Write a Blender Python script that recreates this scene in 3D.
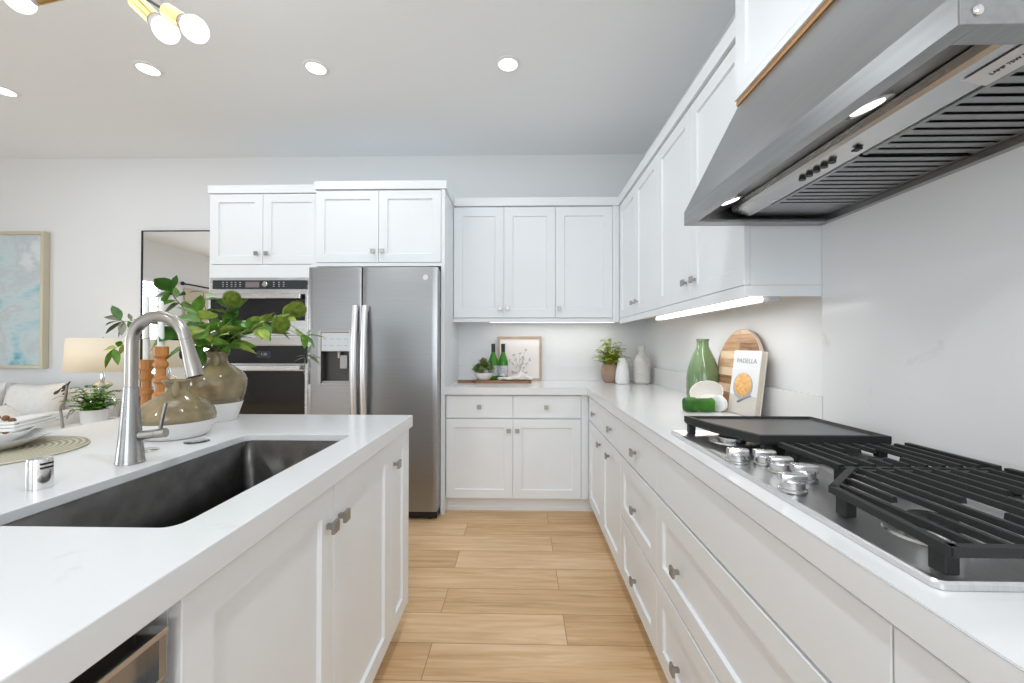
import bpy, bmesh, math, random
from mathutils import Vector, Matrix
R = math.radians
for o in list(bpy.data.objects): bpy.data.objects.remove(o)
SC = bpy.context.scene
COL = SC.collection
random.seed(7)

# ------------------------------------------------------------------ camera
cam_d = bpy.data.cameras.new('camera'); cam = bpy.data.objects.new('camera', cam_d); COL.objects.link(cam)
cam_d.sensor_width = 36.0; cam_d.lens = 407.16 / 1024 * 36.0; cam_d.clip_start = 0.02; cam_d.clip_end = 200
PITCH, YAW, ROLL = .0094, .0216, .0014
cam.location = (0, 0, 1.2215)
cam.matrix_world = (Matrix.Translation((0, 0, 1.2215)) @ Matrix.Rotation(YAW, 4, 'Z') @
                    Matrix.Rotation(math.pi / 2 + PITCH, 4, 'X') @ Matrix.Rotation(ROLL, 4, 'Z'))
SC.camera = cam

# ------------------------------------------------------------------ world, exposure, daylight and rear fill
vs = SC.view_settings
vs.view_transform = 'Standard'; vs.look = 'None'; vs.gamma = 1; vs.use_curve_mapping = False; vs.exposure = -0.86
SC.cycles.use_denoising = True
SC.cycles.max_bounces = 10; SC.cycles.diffuse_bounces = 6; SC.cycles.glossy_bounces = 5
SC.cycles.transmission_bounces = 6; SC.cycles.transparent_max_bounces = 8
SC.cycles.sample_clamp_indirect = 6
W = bpy.data.worlds.new('sky'); SC.world = W; W.use_nodes = True
bgn = W.node_tree.nodes['Background']; bgn.inputs[0].default_value = (.86, .93, 1, 1); bgn.inputs[1].default_value = 1.6

def area(name, loc, rot, sx, sy, power, col=(1, 1, 1), spread=180):
    d = bpy.data.lights.new(name, 'AREA'); d.shape = 'RECTANGLE'; d.size = sx; d.size_y = sy
    d.energy = power; d.color = col; d.spread = R(spread)
    o = bpy.data.objects.new(name, d); COL.objects.link(o); o.location = loc; o.rotation_euler = rot
    return o
# daylight entering by the windows of the living room (left); area lights behind the camera are added fill
area('window_daylight_left', (-6.012, .98, 1.5), (0, R(-90), 0), 1.5, .9, 50, (.85, .935, 1))
area('window_daylight_living', (-6.012, -.75, 1.2), (0, R(-90), 0), 1.0, 1.4, 70, (.85, .935, 1))
area('window_daylight_rear', (-.1, -2.86, 1.55), (R(90), 0, 0), 1.7, 1.7, 75, (.84, .93, 1))  # added fill from behind the camera for the lower cabinets
area('window_daylight_patio', (-3.1, -2.86, 1.25), (R(90), 0, 0), 2.6, 2.2, 36, (.84, .93, 1))  # second, wider fill light added behind the camera

# ------------------------------------------------------------------ materials
MATS = {}
def mat(name, col, rough=.5, metal=0, noise=0, nscale=8, bump=0, bscale=60, stretch=(1, 1, 1), spec=None, emit=None, estr=1,
        trans=0, ior=1.45, coat=0, sss=0, alpha=None, col2=None, rvar=0):
    if name in MATS: return MATS[name]
    m = bpy.data.materials.new(name); m.use_nodes = True; nt = m.node_tree; N = nt.nodes; L = nt.links
    b = N['Principled BSDF']
    b.inputs['Base Color'].default_value = (*col, 1); b.inputs['Roughness'].default_value = rough
    b.inputs['Metallic'].default_value = metal; b.inputs['IOR'].default_value = ior
    b.inputs['Transmission Weight'].default_value = trans; b.inputs['Coat Weight'].default_value = coat
    if spec is not None: b.inputs['Specular IOR Level'].default_value = spec
    if sss: b.inputs['Subsurface Weight'].default_value = sss; b.inputs['Subsurface Radius'].default_value = (.01, .006, .004)
    if emit: b.inputs['Emission Color'].default_value = (*emit, 1); b.inputs['Emission Strength'].default_value = estr
    tc = N.new('ShaderNodeTexCoord'); mp = N.new('ShaderNodeMapping'); mp.inputs['Scale'].default_value = stretch
    L.new(tc.outputs['Object'], mp.inputs[0])
    if noise or col2 or rvar:
        n = N.new('ShaderNodeTexNoise'); n.inputs['Scale'].default_value = nscale; n.inputs['Detail'].default_value = 5
        L.new(mp.outputs[0], n.inputs[0])
        if noise or col2:
            cr = N.new('ShaderNodeValToRGB')
            c2 = col2 or tuple(min(1, c * (1 + noise)) for c in col)
            c1 = col if col2 else tuple(c * (1 - noise) for c in col)
            cr.color_ramp.elements[0].color = (*c1, 1); cr.color_ramp.elements[1].color = (*c2, 1)
            cr.color_ramp.elements[0].position = .35; cr.color_ramp.elements[1].position = .65
            L.new(n.outputs[0], cr.inputs[0]); L.new(cr.outputs[0], b.inputs['Base Color'])
        if rvar:
            mr = N.new('ShaderNodeMapRange'); mr.inputs[3].default_value = max(0, rough - rvar); mr.inputs[4].default_value = rough + rvar
            L.new(n.outputs[0], mr.inputs[0]); L.new(mr.outputs[0], b.inputs['Roughness'])
    if bump:
        n2 = N.new('ShaderNodeTexNoise'); n2.inputs['Scale'].default_value = bscale; n2.inputs['Detail'].default_value = 3
        L.new(mp.outputs[0], n2.inputs[0])
        bp = N.new('ShaderNodeBump'); bp.inputs['Strength'].default_value = bump; bp.inputs['Distance'].default_value = .01
        L.new(n2.outputs[0], bp.inputs['Height']); L.new(bp.outputs[0], b.inputs['Normal'])
    MATS[name] = m
    return m

wall_m = mat('wall_paint', (.765, .775, .785), .6, bump=.03, bscale=180)
ceil_m = mat('ceiling_paint', (.855, .88, .90), .8, bump=.03, bscale=160)
cab_m = mat('cabinet_lacquer', (.805, .825, .845), .38, noise=.008, nscale=3)
cabw_m = mat('raw_wood_edge', (.45, .25, .11), .6, noise=.2, nscale=20, stretch=(1, .1, 1))
birch_m = mat('birch_ply', (.72, .55, .36), .5, noise=.08, nscale=10)
steel_m = mat('brushed_steel', (.60, .60, .60), .27, 1, noise=.04, nscale=8, stretch=(.6, .6, 6), rvar=.02)
steelh_m = mat('brushed_steel_hood', (.37, .37, .37), .30, 1, noise=.06, nscale=10, stretch=(8, .5, 8), rvar=.05)
steeld_m = mat('fridge_steel', (.33, .33, .335), .30, 1, noise=.05, nscale=6, stretch=(.5, .5, 70), rvar=.05, bump=.012, bscale=2.2)
sink_m = mat('sink_steel', (.09, .086, .082), .36, 1, noise=.16, nscale=22, rvar=.08)
chrome_m = mat('chrome', (.75, .74, .73), .12, 1)
nickel_m = mat('brushed_nickel', (.40, .37, .34), .30, 1, noise=.05, nscale=40, stretch=(30, 30, 1))
knob_m = mat('knob_chrome', (.38, .365, .35), .32, 1)
black_m = mat('black_plastic', (.012, .012, .013), .35)
iron_m = mat('cast_iron', (.012, .012, .012), .55, bump=.15, bscale=300)
griddle_m = mat('griddle_plate', (.13, .13, .135), .36, .6, noise=.25, nscale=6, rvar=.08)
glassblk_m = mat('oven_black_glass', (.012, .012, .014), .06, 0, spec=.6, rvar=.02)
panel_m = mat('control_glass', (.035, .04, .045), .18)
screen_m = mat('grey_display', (.20, .16, .17), .3)
white_m = mat('white_ceramic', (.82, .82, .81), .22)
cream_m = mat('cream_ceramic', (.80, .77, .73), .35)
fabric_m = mat('white_linen', (.78, .77, .75), .9, noise=.03, nscale=30, bump=.3, bscale=220)
napkin_m = mat('white_napkin', (.80, .79, .77), .9, bump=.2, bscale=200)
led_m = mat('lit_lamp', (1, 1, 1), .5, emit=(1, .985, .96), estr=5)
ledbar_m = mat('led_diffuser', (1, 1, 1), .5, emit=(1, .98, .95), estr=3)
bulb_m = mat('lit_globe', (1, 1, 1), .4, emit=(1, .97, .93), estr=2.2)
brass_m = mat('satin_brass', (.72, .50, .22), .28, 1)
grey_m = mat('grey_plastic', (.45, .45, .45), .45)
mark_m = mat('grey_marking', (.30, .32, .33), .5)
ink_m = mat('dark_ink', (.05, .05, .05), .6)
mirror_m = mat('mirror_glass', (.88, .89, .89), .01, 1)
trim_m = mat('trim_white', (.82, .82, .82), .45)
olive_m = mat('smoky_glass', (.40, .315, .175), .09, 0, trans=.42, ior=1.4, noise=.28, nscale=16, bump=.18, bscale=34, coat=.4)
vasew_m = mat('chalk_white', (.80, .79, .77), .45, bump=.05, bscale=40)
wood_o = mat('turned_orange_wood', (.50, .205, .055), .38, noise=.22, nscale=16, stretch=(1, 1, .25))
candle_m = mat('candle_wax', (.86, .85, .82), .5, sss=.2)
leaf_m = mat('leaf_green', (.115, .26, .03), .42, noise=.35, nscale=28)
leafd_m = mat('leaf_dark', (.05, .135, .022), .42, noise=.35, nscale=28)
leafy_m = mat('leaf_yellow_green', (.32, .42, .08), .45, noise=.3, nscale=28)
leafg_m = mat('leaf_grey', (.23, .23, .17), .6, noise=.3, nscale=28)
stem_m = mat('stem_brown', (.09, .06, .03), .7, noise=.3, nscale=30)
stemg_m = mat('stem_green', (.16, .20, .06), .6, noise=.3, nscale=30)
pom_m = mat('pompom_green', (.15, .21, .02), .75, noise=.4, nscale=60)
bud_m = mat('pale_bud', (.55, .58, .30), .6)
fern_m = mat('fern_green', (.13, .30, .03), .55, noise=.3, nscale=30)
fernl_m = mat('fern_lime', (.60, .60, .07), .55, nscale=9, col2=(.28, .40, .06))
soil_m = mat('moss_soil', (.10, .08, .02), .9, noise=.5, nscale=50)
terra_m = mat('tan_clay', (.36, .24, .175), .7, noise=.06, nscale=20)
greyv_m = mat('ribbed_stoneware', (.60, .58, .55), .35)
sage_m = mat('sage_glaze', (.14, .22, .105), .12, coat=.5, noise=.1, nscale=8)
nap_g = mat('green_cloth', (.03, .13, .01), .7, noise=.35, nscale=16, bump=.2, bscale=90)
acac_m = mat('board_walnut', (.30, .15, .075), .5, noise=.35, nscale=14, stretch=(.5, 4, 4))
bottle_m = mat('green_bottle_glass', (.05, .26, .02), .08, trans=.25, ior=1.45)
foil_m = mat('black_foil', (.02, .025, .02), .4)
label_m = mat('bottle_label', (.55, .56, .60), .6, noise=.3, nscale=40)
oakf_m = mat('frame_oak', (.45, .34, .25), .55, noise=.1, nscale=20)
paper_m = mat('pale_paper', (.80, .75, .73), .8)
sketch_m = mat('pencil_grey', (.42, .39, .39), .8)
gold_m = mat('champagne_frame', (.60, .55, .42), .4, .3)
blackf_m = mat('black_metal_frame', (.02, .02, .022), .4, .5)
shade_m = mat('cream_lampshade', (.83, .74, .60), .8, emit=(1, .80, .52), estr=.30)
crystal_m = mat('mercury_glass', (.72, .72, .72), .08, 1)
weave_m = mat('woven_mat', (.50, .46, .34), .85)
bead_m = mat('wood_beads', (.22, .09, .035), .5, noise=.3, nscale=40)
clear_m = mat('clear_glass', (.95, .97, .96), .03, trans=1, ior=1.45)
pageedge_m = mat('page_edges', (.70, .60, .48), .8, noise=.1, nscale=60, stretch=(8, 1, .2))
pasta_m = mat('pasta_orange', (.75, .33, .08), .5, noise=.4, nscale=60, col2=(.80, .55, .25))
plateg_m = mat('blue_grey_bowl', (.40, .43, .47), .4)
cover_m = mat('cover_paper', (.78, .79, .80), .4)
cover2_m = mat('cover_cloth', (.62, .58, .54), .5)
blind_m = mat('white_blind', (.80, .80, .80), .6)
curtain_m = mat('beige_roman_shade', (.58, .52, .42), .9, noise=.05, nscale=40)
cord_m = mat('black_cord', (.015, .015, .015), .5)

def floor_material():
    m = bpy.data.materials.new('oak_planks'); m.use_nodes = True; nt = m.node_tree; N = nt.nodes; L = nt.links; b = N['Principled BSDF']
    tc = N.new('ShaderNodeTexCoord'); mp = N.new('ShaderNodeMapping'); L.new(tc.outputs['Object'], mp.inputs[0])
    mp.inputs['Location'].default_value = (.35, -.064, 0)
    br = N.new('ShaderNodeTexBrick'); L.new(mp.outputs[0], br.inputs[0])
    br.inputs['Scale'].default_value = 1; br.inputs['Brick Width'].default_value = 1.5; br.inputs['Row Height'].default_value = .188
    br.inputs['Mortar Size'].default_value = .0018; br.inputs['Mortar Smooth'].default_value = .3; br.offset = .37; br.offset_frequency = 2
    br.inputs['Color1'].default_value = (0, 0, 0, 1); br.inputs['Color2'].default_value = (1, 1, 1, 1); br.inputs['Mortar'].default_value = (.5, .5, .5, 1)
    # grain: noise stretched along the plank, shifted by the plank's own tone
    sh = N.new('ShaderNodeVectorMath'); sh.operation = 'MULTIPLY_ADD'; L.new(br.outputs['Color'], sh.inputs[0]); sh.inputs[1].default_value = (3, 7, 0)
    L.new(mp.outputs[0], sh.inputs[2])
    m2 = N.new('ShaderNodeMapping'); m2.inputs['Scale'].default_value = (1.1, 15, 1); L.new(sh.outputs[0], m2.inputs[0])
    g = N.new('ShaderNodeTexNoise'); g.inputs['Scale'].default_value = 2.2; g.inputs['Detail'].default_value = 7; g.inputs['Roughness'].default_value = .6; g.inputs['Distortion'].default_value = .9
    L.new(m2.outputs[0], g.inputs[0])
    m3 = N.new('ShaderNodeMapping'); m3.inputs['Scale'].default_value = (.7, 3.0, 1); L.new(sh.outputs[0], m3.inputs[0])
    g2 = N.new('ShaderNodeTexNoise'); g2.inputs['Scale'].default_value = 2.0; g2.inputs['Detail'].default_value = 3; L.new(m3.outputs[0], g2.inputs[0])
    cr = N.new('ShaderNodeValToRGB'); e = cr.color_ramp.elements
    e[0].position = .30; e[0].color = (.44, .25, .115, 1); e[1].position = .68; e[1].color = (.78, .55, .335, 1)
    k = e.new(.5); k.color = (.64, .41, .215, 1)
    mix = N.new('ShaderNodeMath'); mix.operation = 'MULTIPLY_ADD'; L.new(g.outputs[0], mix.inputs[0]); mix.inputs[1].default_value = .62
    ad = N.new('ShaderNodeMath'); ad.operation = 'MULTIPLY'; L.new(g2.outputs[0], ad.inputs[0]); ad.inputs[1].default_value = .38
    L.new(ad.outputs[0], mix.inputs[2])
    tone = N.new('ShaderNodeMath'); tone.operation = 'MULTIPLY_ADD'; L.new(br.outputs['Color'], tone.inputs[0]); tone.inputs[1].default_value = .20
    off = N.new('ShaderNodeMath'); off.operation = 'SUBTRACT'; L.new(mix.outputs[0], off.inputs[0]); off.inputs[1].default_value = .075
    L.new(off.outputs[0], tone.inputs[2]); L.new(tone.outputs[0], cr.inputs[0])
    mx = N.new('ShaderNodeMix'); mx.data_type = 'RGBA'; L.new(br.outputs['Fac'], mx.inputs[0]); L.new(cr.outputs[0], mx.inputs[6]); mx.inputs[7].default_value = (.30, .185, .10, 1)
    L.new(mx.outputs[2], b.inputs['Base Color']); b.inputs['Roughness'].default_value = .42
    bp = N.new('ShaderNodeBump'); bp.inputs['Strength'].default_value = .12; bp.inputs['Distance'].default_value = .004
    L.new(g.outputs[0], bp.inputs['Height']); L.new(bp.outputs[0], b.inputs['Normal'])
    return m
def quartz(name, base, vein, rough, scale, amount):
    m = bpy.data.materials.new(name); m.use_nodes = True; nt = m.node_tree; N = nt.nodes; L = nt.links; b = N['Principled BSDF']
    tc = N.new('ShaderNodeTexCoord'); n = N.new('ShaderNodeTexNoise'); n.inputs['Scale'].default_value = scale; n.inputs['Detail'].default_value = 8
    n.inputs['Roughness'].default_value = .65; n.inputs['Distortion'].default_value = 1.2; L.new(tc.outputs['Object'], n.inputs[0])
    cr = N.new('ShaderNodeValToRGB'); e = cr.color_ramp.elements
    e[0].position = 1 - amount; e[0].color = (*base, 1); e[1].position = min(1, 1 - amount + .16); e[1].color = (*vein, 1)
    L.new(n.outputs[0], cr.inputs[0]); L.new(cr.outputs[0], b.inputs['Base Color']); b.inputs['Roughness'].default_value = rough
    return m
floor_m = floor_material()
top_m = quartz('white_quartz', (.75, .75, .755), (.64, .635, .635), .16, 3.4, .36)
splash_m = quartz('veined_quartz', (.76, .76, .765), (.60, .60, .61), .22, 4.5, .35)

# ------------------------------------------------------------------ mesh helpers
def bm_(): return bmesh.new()
def quad(bm, *p): return bm.faces.new([bm.verts.new(q) for q in p])
def box(bm, x0, x1, y0, y1, z0, z1, bev=0):
    v = [bm.verts.new((x, y, z)) for x in (min(x0, x1), max(x0, x1)) for y in (min(y0, y1), max(y0, y1)) for z in (min(z0, z1), max(z0, z1))]
    fs = [bm.faces.new([v[i] for i in f]) for f in ((0, 1, 3, 2), (4, 6, 7, 5), (0, 4, 5, 1), (2, 3, 7, 6), (0, 2, 6, 4), (1, 5, 7, 3))]
    if bev:
        es = list({e for f in fs for e in f.edges})
        bmesh.ops.bevel(bm, geom=es, offset=bev, segments=2, affect='EDGES', profile=.5)
def basis(d):
    d = Vector(d).normalized(); a = Vector((0, 0, 1)) if abs(d.z) < .95 else Vector((1, 0, 0))
    u = d.cross(a).normalized(); return u, d.cross(u).normalized(), d
def rings(bm, rs, cap=True, close=False):
    for a, b in zip(rs[:-1], rs[1:]):
        n = len(a)
        for i in range(n): bm.faces.new((a[i], a[(i + 1) % n], b[(i + 1) % n], b[i]))
    if cap:
        bm.faces.new(list(reversed(rs[0]))); bm.faces.new(rs[-1])
def tube(bm, pts, r, n=12, cap=True):
    pts = [Vector(p) for p in pts]; rad = r if isinstance(r, (list, tuple)) else [r] * len(pts)
    rs = []; u = None
    for i, p in enumerate(pts):
        d = (pts[min(i + 1, len(pts) - 1)] - pts[max(i - 1, 0)]).normalized()
        if u is None: u = basis(d)[0]
        u = (u - d * u.dot(d)).normalized(); w = d.cross(u)
        rs.append([bm.verts.new(p + (u * math.cos(2 * math.pi * k / n) + w * math.sin(2 * math.pi * k / n)) * rad[i]) for k in range(n)])
    rings(bm, rs, cap)
def cyl(bm, a, b, r, r2=None, n=20): tube(bm, [a, b], [r, r if r2 is None else r2], n)
def lathe(bm, prof, c=(0, 0, 0), n=32, cap=True, M=None):
    rs = []
    for r, z in prof:
        ring = []
        for k in range(n):
            p = Vector((r * math.cos(2 * math.pi * k / n), r * math.sin(2 * math.pi * k / n), z))
            if M: p = M @ p
            ring.append(bm.verts.new(p + Vector(c)))
        rs.append(ring)
    rings(bm, rs, cap)
def prism(bm, poly, z0, z1, bev=0):
    a = [bm.verts.new((x, y, z0)) for x, y in poly]; b = [bm.verts.new((x, y, z1)) for x, y in poly]
    rings(bm, [a, b])
    if bev:
        es = [e for e in bm.edges if e.verts[0] in b and e.verts[1] in b]
        bmesh.ops.bevel(bm, geom=es, offset=bev, segments=2, affect='EDGES')
def sphere(bm, c, r, n=20, sq=(1, 1, 1)):
    m = Matrix.Translation(c) @ Matrix.Diagonal((r * sq[0], r * sq[1], r * sq[2], 1))
    bmesh.ops.create_uvsphere(bm, u_segments=n, v_segments=max(6, n // 2), radius=1, matrix=m)
def smoothpath(pts, k=4):
    P = [Vector(p) for p in pts]; out = []
    for i in range(len(P) - 1):
        a, b, c, d = P[max(i - 1, 0)], P[i], P[i + 1], P[min(i + 2, len(P) - 1)]
        for j in range(k):
            t = j / k
            out.append(.5 * ((2 * b) + (c - a) * t + (2 * a - 5 * b + 4 * c - d) * t * t + (3 * b - a - 3 * c + d) * t ** 3))
    out.append(P[-1]); return out
def wloc(o):
    v = Vector((0, 0, 0))
    while o: v += o.location; o = o.parent
    return v
def obj(name, bm, m, parent=None, angle=35, flat=False, bevel=0):
    """links the shape as ONE mesh object; a child keeps world coordinates by shifting to its parent"""
    bmesh.ops.recalc_face_normals(bm, faces=bm.faces)
    me = bpy.data.meshes.new(name)
    o = bpy.data.objects.new(name, me); COL.objects.link(o)
    if parent:
        off = wloc(parent)
        bmesh.ops.translate(bm, verts=bm.verts, vec=-off); o.parent = parent
    else:
        xs = [v.co for v in bm.verts]
        c = Vector(((min(p.x for p in xs) + max(p.x for p in xs)) / 2, (min(p.y for p in xs) + max(p.y for p in xs)) / 2, min(p.z for p in xs)))
        bmesh.ops.translate(bm, verts=bm.verts, vec=-c); o.location = c
    bm.to_mesh(me); bm.free()
    for mm in (m if isinstance(m, (list, tuple)) else [m]): me.materials.append(mm)
    if not flat:
        me.polygons.foreach_set('use_smooth', [True] * len(me.polygons)); me.set_sharp_from_angle(angle=R(angle))
    if bevel:
        b = o.modifiers.new('edge', 'BEVEL'); b.width = bevel; b.segments = 2; b.limit_method = 'ANGLE'; b.angle_limit = R(40)
    return o
def tag(o, label, cat, group=None):
    o['label'] = label; o['category'] = cat
    if group: o['group'] = group
    return o
def thing(name, label, cat, loc, group=None):
    o = bpy.data.objects.new(name, None); COL.objects.link(o); o.location = loc; o.empty_display_size = .05
    return tag(o, label, cat, group)
def struct(name, bm, m, parent=None, **k):
    o = obj(name, bm, m, parent, **k); o['kind'] = 'structure'; return o
def copy_tree(o, parent=None):
    c = o.copy(); COL.objects.link(c); c.parent = parent
    for ch in list(o.children): copy_tree(ch, c)
    return c
def text_bm(s, size, M, depth=.0004, align='CENTER'):
    cu = bpy.data.curves.new('lettering', 'FONT'); cu.body = s; cu.size = size; cu.extrude = depth; cu.align_x = align; cu.align_y = 'CENTER'
    t = bpy.data.objects.new('lettering', cu); COL.objects.link(t)
    dg = bpy.context.evaluated_depsgraph_get(); me = bpy.data.meshes.new_from_object(t.evaluated_get(dg))
    bm = bmesh.new(); bm.from_mesh(me); bm.transform(M)
    bpy.data.objects.remove(t); bpy.data.curves.remove(cu); bpy.data.meshes.remove(me)
    return bm
# face frames: (u, v, n) -> world, n points out of the cabinet
def back_face(Y): return lambda u, v, n: (u, Y - n, v)
def right_face(X): return lambda u, v, n: (X - n, u, v)
def isle_face(X): return lambda u, v, n: (X + n, u, v)
def fbox(bm, F, u0, u1, v0, v1, n0, n1, bev=0):
    a, b = F(u0, v0, n0), F(u1, v1, n1); box(bm, a[0], b[0], a[1], b[1], a[2], b[2], bev)
def shaker(F, u0, u1, v0, v1, name, parent, stile=.062, slab=False, t=.02):
    """a door or drawer front: flat frame with a recessed centre panel (or a plain slab)"""
    bm = bm_(); g = .0015
    u0 += g; u1 -= g; v0 += g; v1 -= g
    def ring(i, n): return [bm.verts.new(F(*p, n)) for p in ((u0 + i, v0 + i), (u1 - i, v0 + i), (u1 - i, v1 - i), (u0 + i, v1 - i))]
    rs = [ring(0, -t), ring(0, -.0015), ring(.0015, 0)]
    if not slab: rs += [ring(stile, 0), ring(stile + .004, -.010)]
    rings(bm, rs)
    return obj(name, bm, cab_m, parent, flat=True)
def knob(F, u, v, parent):
    bm = bm_(); fbox(bm, F, u - .006, u + .006, v - .006, v + .006, .0005, .017); fbox(bm, F, u - .015, u + .015, v - .015, v + .015, .017, .026, .0015)
    return obj('knob', bm, knob_m, parent, flat=True)

# ------------------------------------------------------------------ room shell
XW, YW, ZC = 1.085, 3.59, 2.907       # right wall, back wall, ceiling
XL, YR = -6.0, -3.0
bm = bm_(); box(bm, XL - .1, XW + .1, YR - .1, YW + .1, -.06, 0); struct('floor', bm, floor_m)
bm = bm_(); box(bm, XL - .1, XW + .1, YR - .1, YW + .1, ZC, ZC + .08); struct('ceiling', bm, ceil_m)
bm = bm_(); box(bm, XL - .1, XW + .1, YW, YW + .1, 0, ZC); struct('wall_back', bm, wall_m)
bm = bm_(); box(bm, XW, XW + .1, YR, YW, 0, ZC); struct('wall_right', bm, wall_m)
def wall_with_holes(name, plane, at, lo, hi, holes):
    bm = bm_(); edges = sorted({lo, hi, *[h[0] for h in holes], *[h[1] for h in holes]})
    for a, b in zip(edges[:-1], edges[1:]):
        z = [(0, ZC)]
        for h in holes:
            if h[0] <= a + 1e-6 and h[1] >= b - 1e-6: z = [s for s in ((0, h[2]), (h[3], ZC)) if s[1] > s[0]]
        for z0, z1 in z:
            if plane == 'x': box(bm, at - .1, at, a, b, z0, z1)
            else: box(bm, a, b, at - .1, at, z0, z1)
    struct(name, bm, wall_m, flat=True)
HL = [(.48, 1.48, .7, 2.25), (-1.5, 0.0, .7, 2.2)]
HR = [(-1.0, .8, .7, 2.4), (-4.45, -1.75, .06, 2.4)]
wall_with_holes('wall_left', 'x', XL, YR, YW, HL)
wall_with_holes('wall_rear', 'y', YR, XL, XW, HR)
k = 0
for plane, at, H in (('x', XL, HL), ('y', YR, HR)):
    for a, b, z0, z1 in H:
        k += 1; bm = bm_(); w = .05
        P = (lambda u0, u1, v0, v1, d0, d1: box(bm, at - d1, at - d0, u0, u1, v0, v1)) if plane == 'x' else (lambda u0, u1, v0, v1, d0, d1: box(bm, u0, u1, at - d1, at - d0, v0, v1))
        P(a, a + w, z0, z1, .03, .08); P(b - w, b, z0, z1, .03, .08); P(a + w, b - w, z0, z0 + w, .03, .08); P(a + w, b - w, z1 - w, z1, .03, .08)
        P((a + b) / 2 - .025, (a + b) / 2 + .025, z0 + w, z1 - w, .03, .08)
        wf = struct(f'window_{k}', bm, trim_m, flat=True)
        bm = bm_(); P(a + w, b - w, z0 + w, z1 - w, .052, .056); o = struct('pane', bm, clear_m, wf, flat=True)
bm = bm_(); box(bm, XL, -2.37, YW - .014, YW, 0, .10); struct('baseboard_back', bm, trim_m, flat=True)
bm = bm_(); box(bm, XL, XL + .014, YR, YW - .014, 0, .10); struct('baseboard_left', bm, trim_m, flat=True)
# blind and shade on the left wall, seen only in the mirror
b_ = thing('window_blind', 'white slatted blind on the left wall window, seen in the mirror', 'blind', (XL + .05, .98, .75))
bm = bm_()
for i in range(26): box(bm, XL + .02, XL + .06, 0.5, 1.46, .78 + i * .056, .784 + i * .056)
obj('slats', bm, blind_m, b_, flat=True)
bm = bm_(); box(bm, XL + .01, XL + .07, .48, 1.48, 2.235, 2.295); obj('headrail', bm, blind_m, b_, flat=True)
b_ = thing('roman_shade', 'beige roman shade hanging from a black rod, seen in the mirror', 'curtain', (XL + .06, -.75, .9))
bm = bm_()
for i in range(5): box(bm, XL + .012, XL + .03 + .012 * (i % 2), -1.52, .02, 2.24 - .14 * (i + 1), 2.24 - .14 * i)
obj('shade_cloth', bm, curtain_m, b_, flat=True)
bm = bm_(); cyl(bm, (XL + .07, -1.7, 2.30), (XL + .07, .12, 2.30), .014); sphere(bm, (XL + .07, .12, 2.30), .035, 12)
cyl(bm, (XL + .001, 0, 2.30), (XL + .07, 0, 2.30), .01); cyl(bm, (XL + .001, -1.6, 2.30), (XL + .07, -1.6, 2.30), .01); obj('curtain_rod', bm, blackf_m, b_)

# ------------------------------------------------------------------ base cabinets along the back wall
YBF, XRF = 2.974, .489                 # door faces
def toe(bm, *a): box(bm, *a)
ZB, ZT = .105, .863
F = back_face(YBF)
c = thing('base_cabinet', 'white base cabinet on the back wall beside the fridge, two drawers over two doors', 'cabinet', (-.05, 3.28, 0))
bm = bm_(); box(bm, -.548, .505, YBF + .021, YW - .001, ZB, ZT); box(bm, .4405, .487, YBF + .001, YBF + .021, ZB, ZT); obj('body', bm, cab_m, c, flat=True)
bm = bm_(); box(bm, -.548, .545, YBF + .062, YBF + .08, 0, ZB); box(bm, -.548, .545, YBF + .05, YBF + .062, 0, .018); obj('toe_kick', bm, trim_m, c, flat=True)
for a, b, ku in ((-.546, -.057, -.303), (-.057, .4395, .186)):
    d = shaker(F, a, b, .690, .855, 'drawer', c, slab=True); knob(F, ku, .772, d)
for a, b, ku in ((-.546, -.057, -.087), (-.057, .4395, -.024)):
    d = shaker(F, a, b, ZB, .684, 'door', c); knob(F, ku, .600, d)

# ------------------------------------------------------------------ base cabinets along the right wall
F = right_face(XRF)
def right_base(label, y0, y1, extra=0):
    c = thing('base_cabinet', label, 'cabinet', (.8, (y0 + y1) / 2, 0))
    bm = bm_(); box(bm, XRF + .021, XW - .001, y0 + .001, y1 - .001, ZB, ZT); obj('body', bm, cab_m, c, flat=True)
    bm = bm_(); box(bm, XRF + .062, XRF + .08, y0 + .001, min(y1, 3.02) - .001, 0, ZB); obj('toe_kick', bm, trim_m, c, flat=True)
    return c
c = right_base('white base cabinet in the right run by the corner, two doors under two drawers', 2.012, 2.992)
for a, b, ku, kd in ((2.465, 2.93, 2.70, 2.515), (2.012, 2.465, 2.215, 2.26)):
    d = shaker(F, a, b, .690, .855, 'drawer', c, slab=True); knob(F, ku, .768, d)
    d = shaker(F, a, b, ZB, .684, 'door', c); knob(F, kd, .612, d)
c = right_base('white stack of three drawers in the right run, between the corner cabinet and cooktop', 1.485, 2.012)
for z0, z1, s, kz in ((.690, .855, True, .766), (.394, .684, False, .522), (ZB, .388, False, .222)):
    d = shaker(F, 1.485, 2.012, z0, z1, 'drawer', c, slab=s); knob(F, 1.745, kz, d)
c = right_base('wide white drawer cabinet under the gas cooktop', .55, 1.485)
shaker(F, .55, 1.485, .690, .855, 'false_front', c, slab=True)
for z0, z1, kz in ((.394, .684, .522), (ZB, .388, .222)):
    d = shaker(F, .55, 1.485, z0, z1, 'drawer', c); knob(F, 1.275, kz, d); knob(F, .76, kz, d)
c = right_base('white base cabinet nearest the camera in the right run', -.35, .55)
d = shaker(F, .1, .55, .690, .855, 'drawer', c, slab=True); knob(F, .32, .77, d)
d = shaker(F, .1, .55, ZB, .684, 'door', c); knob(F, .16, .60, d)
d = shaker(F, -.35, .1, ZB, .855, 'door', c); knob(F, .04, .70, d)

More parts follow.
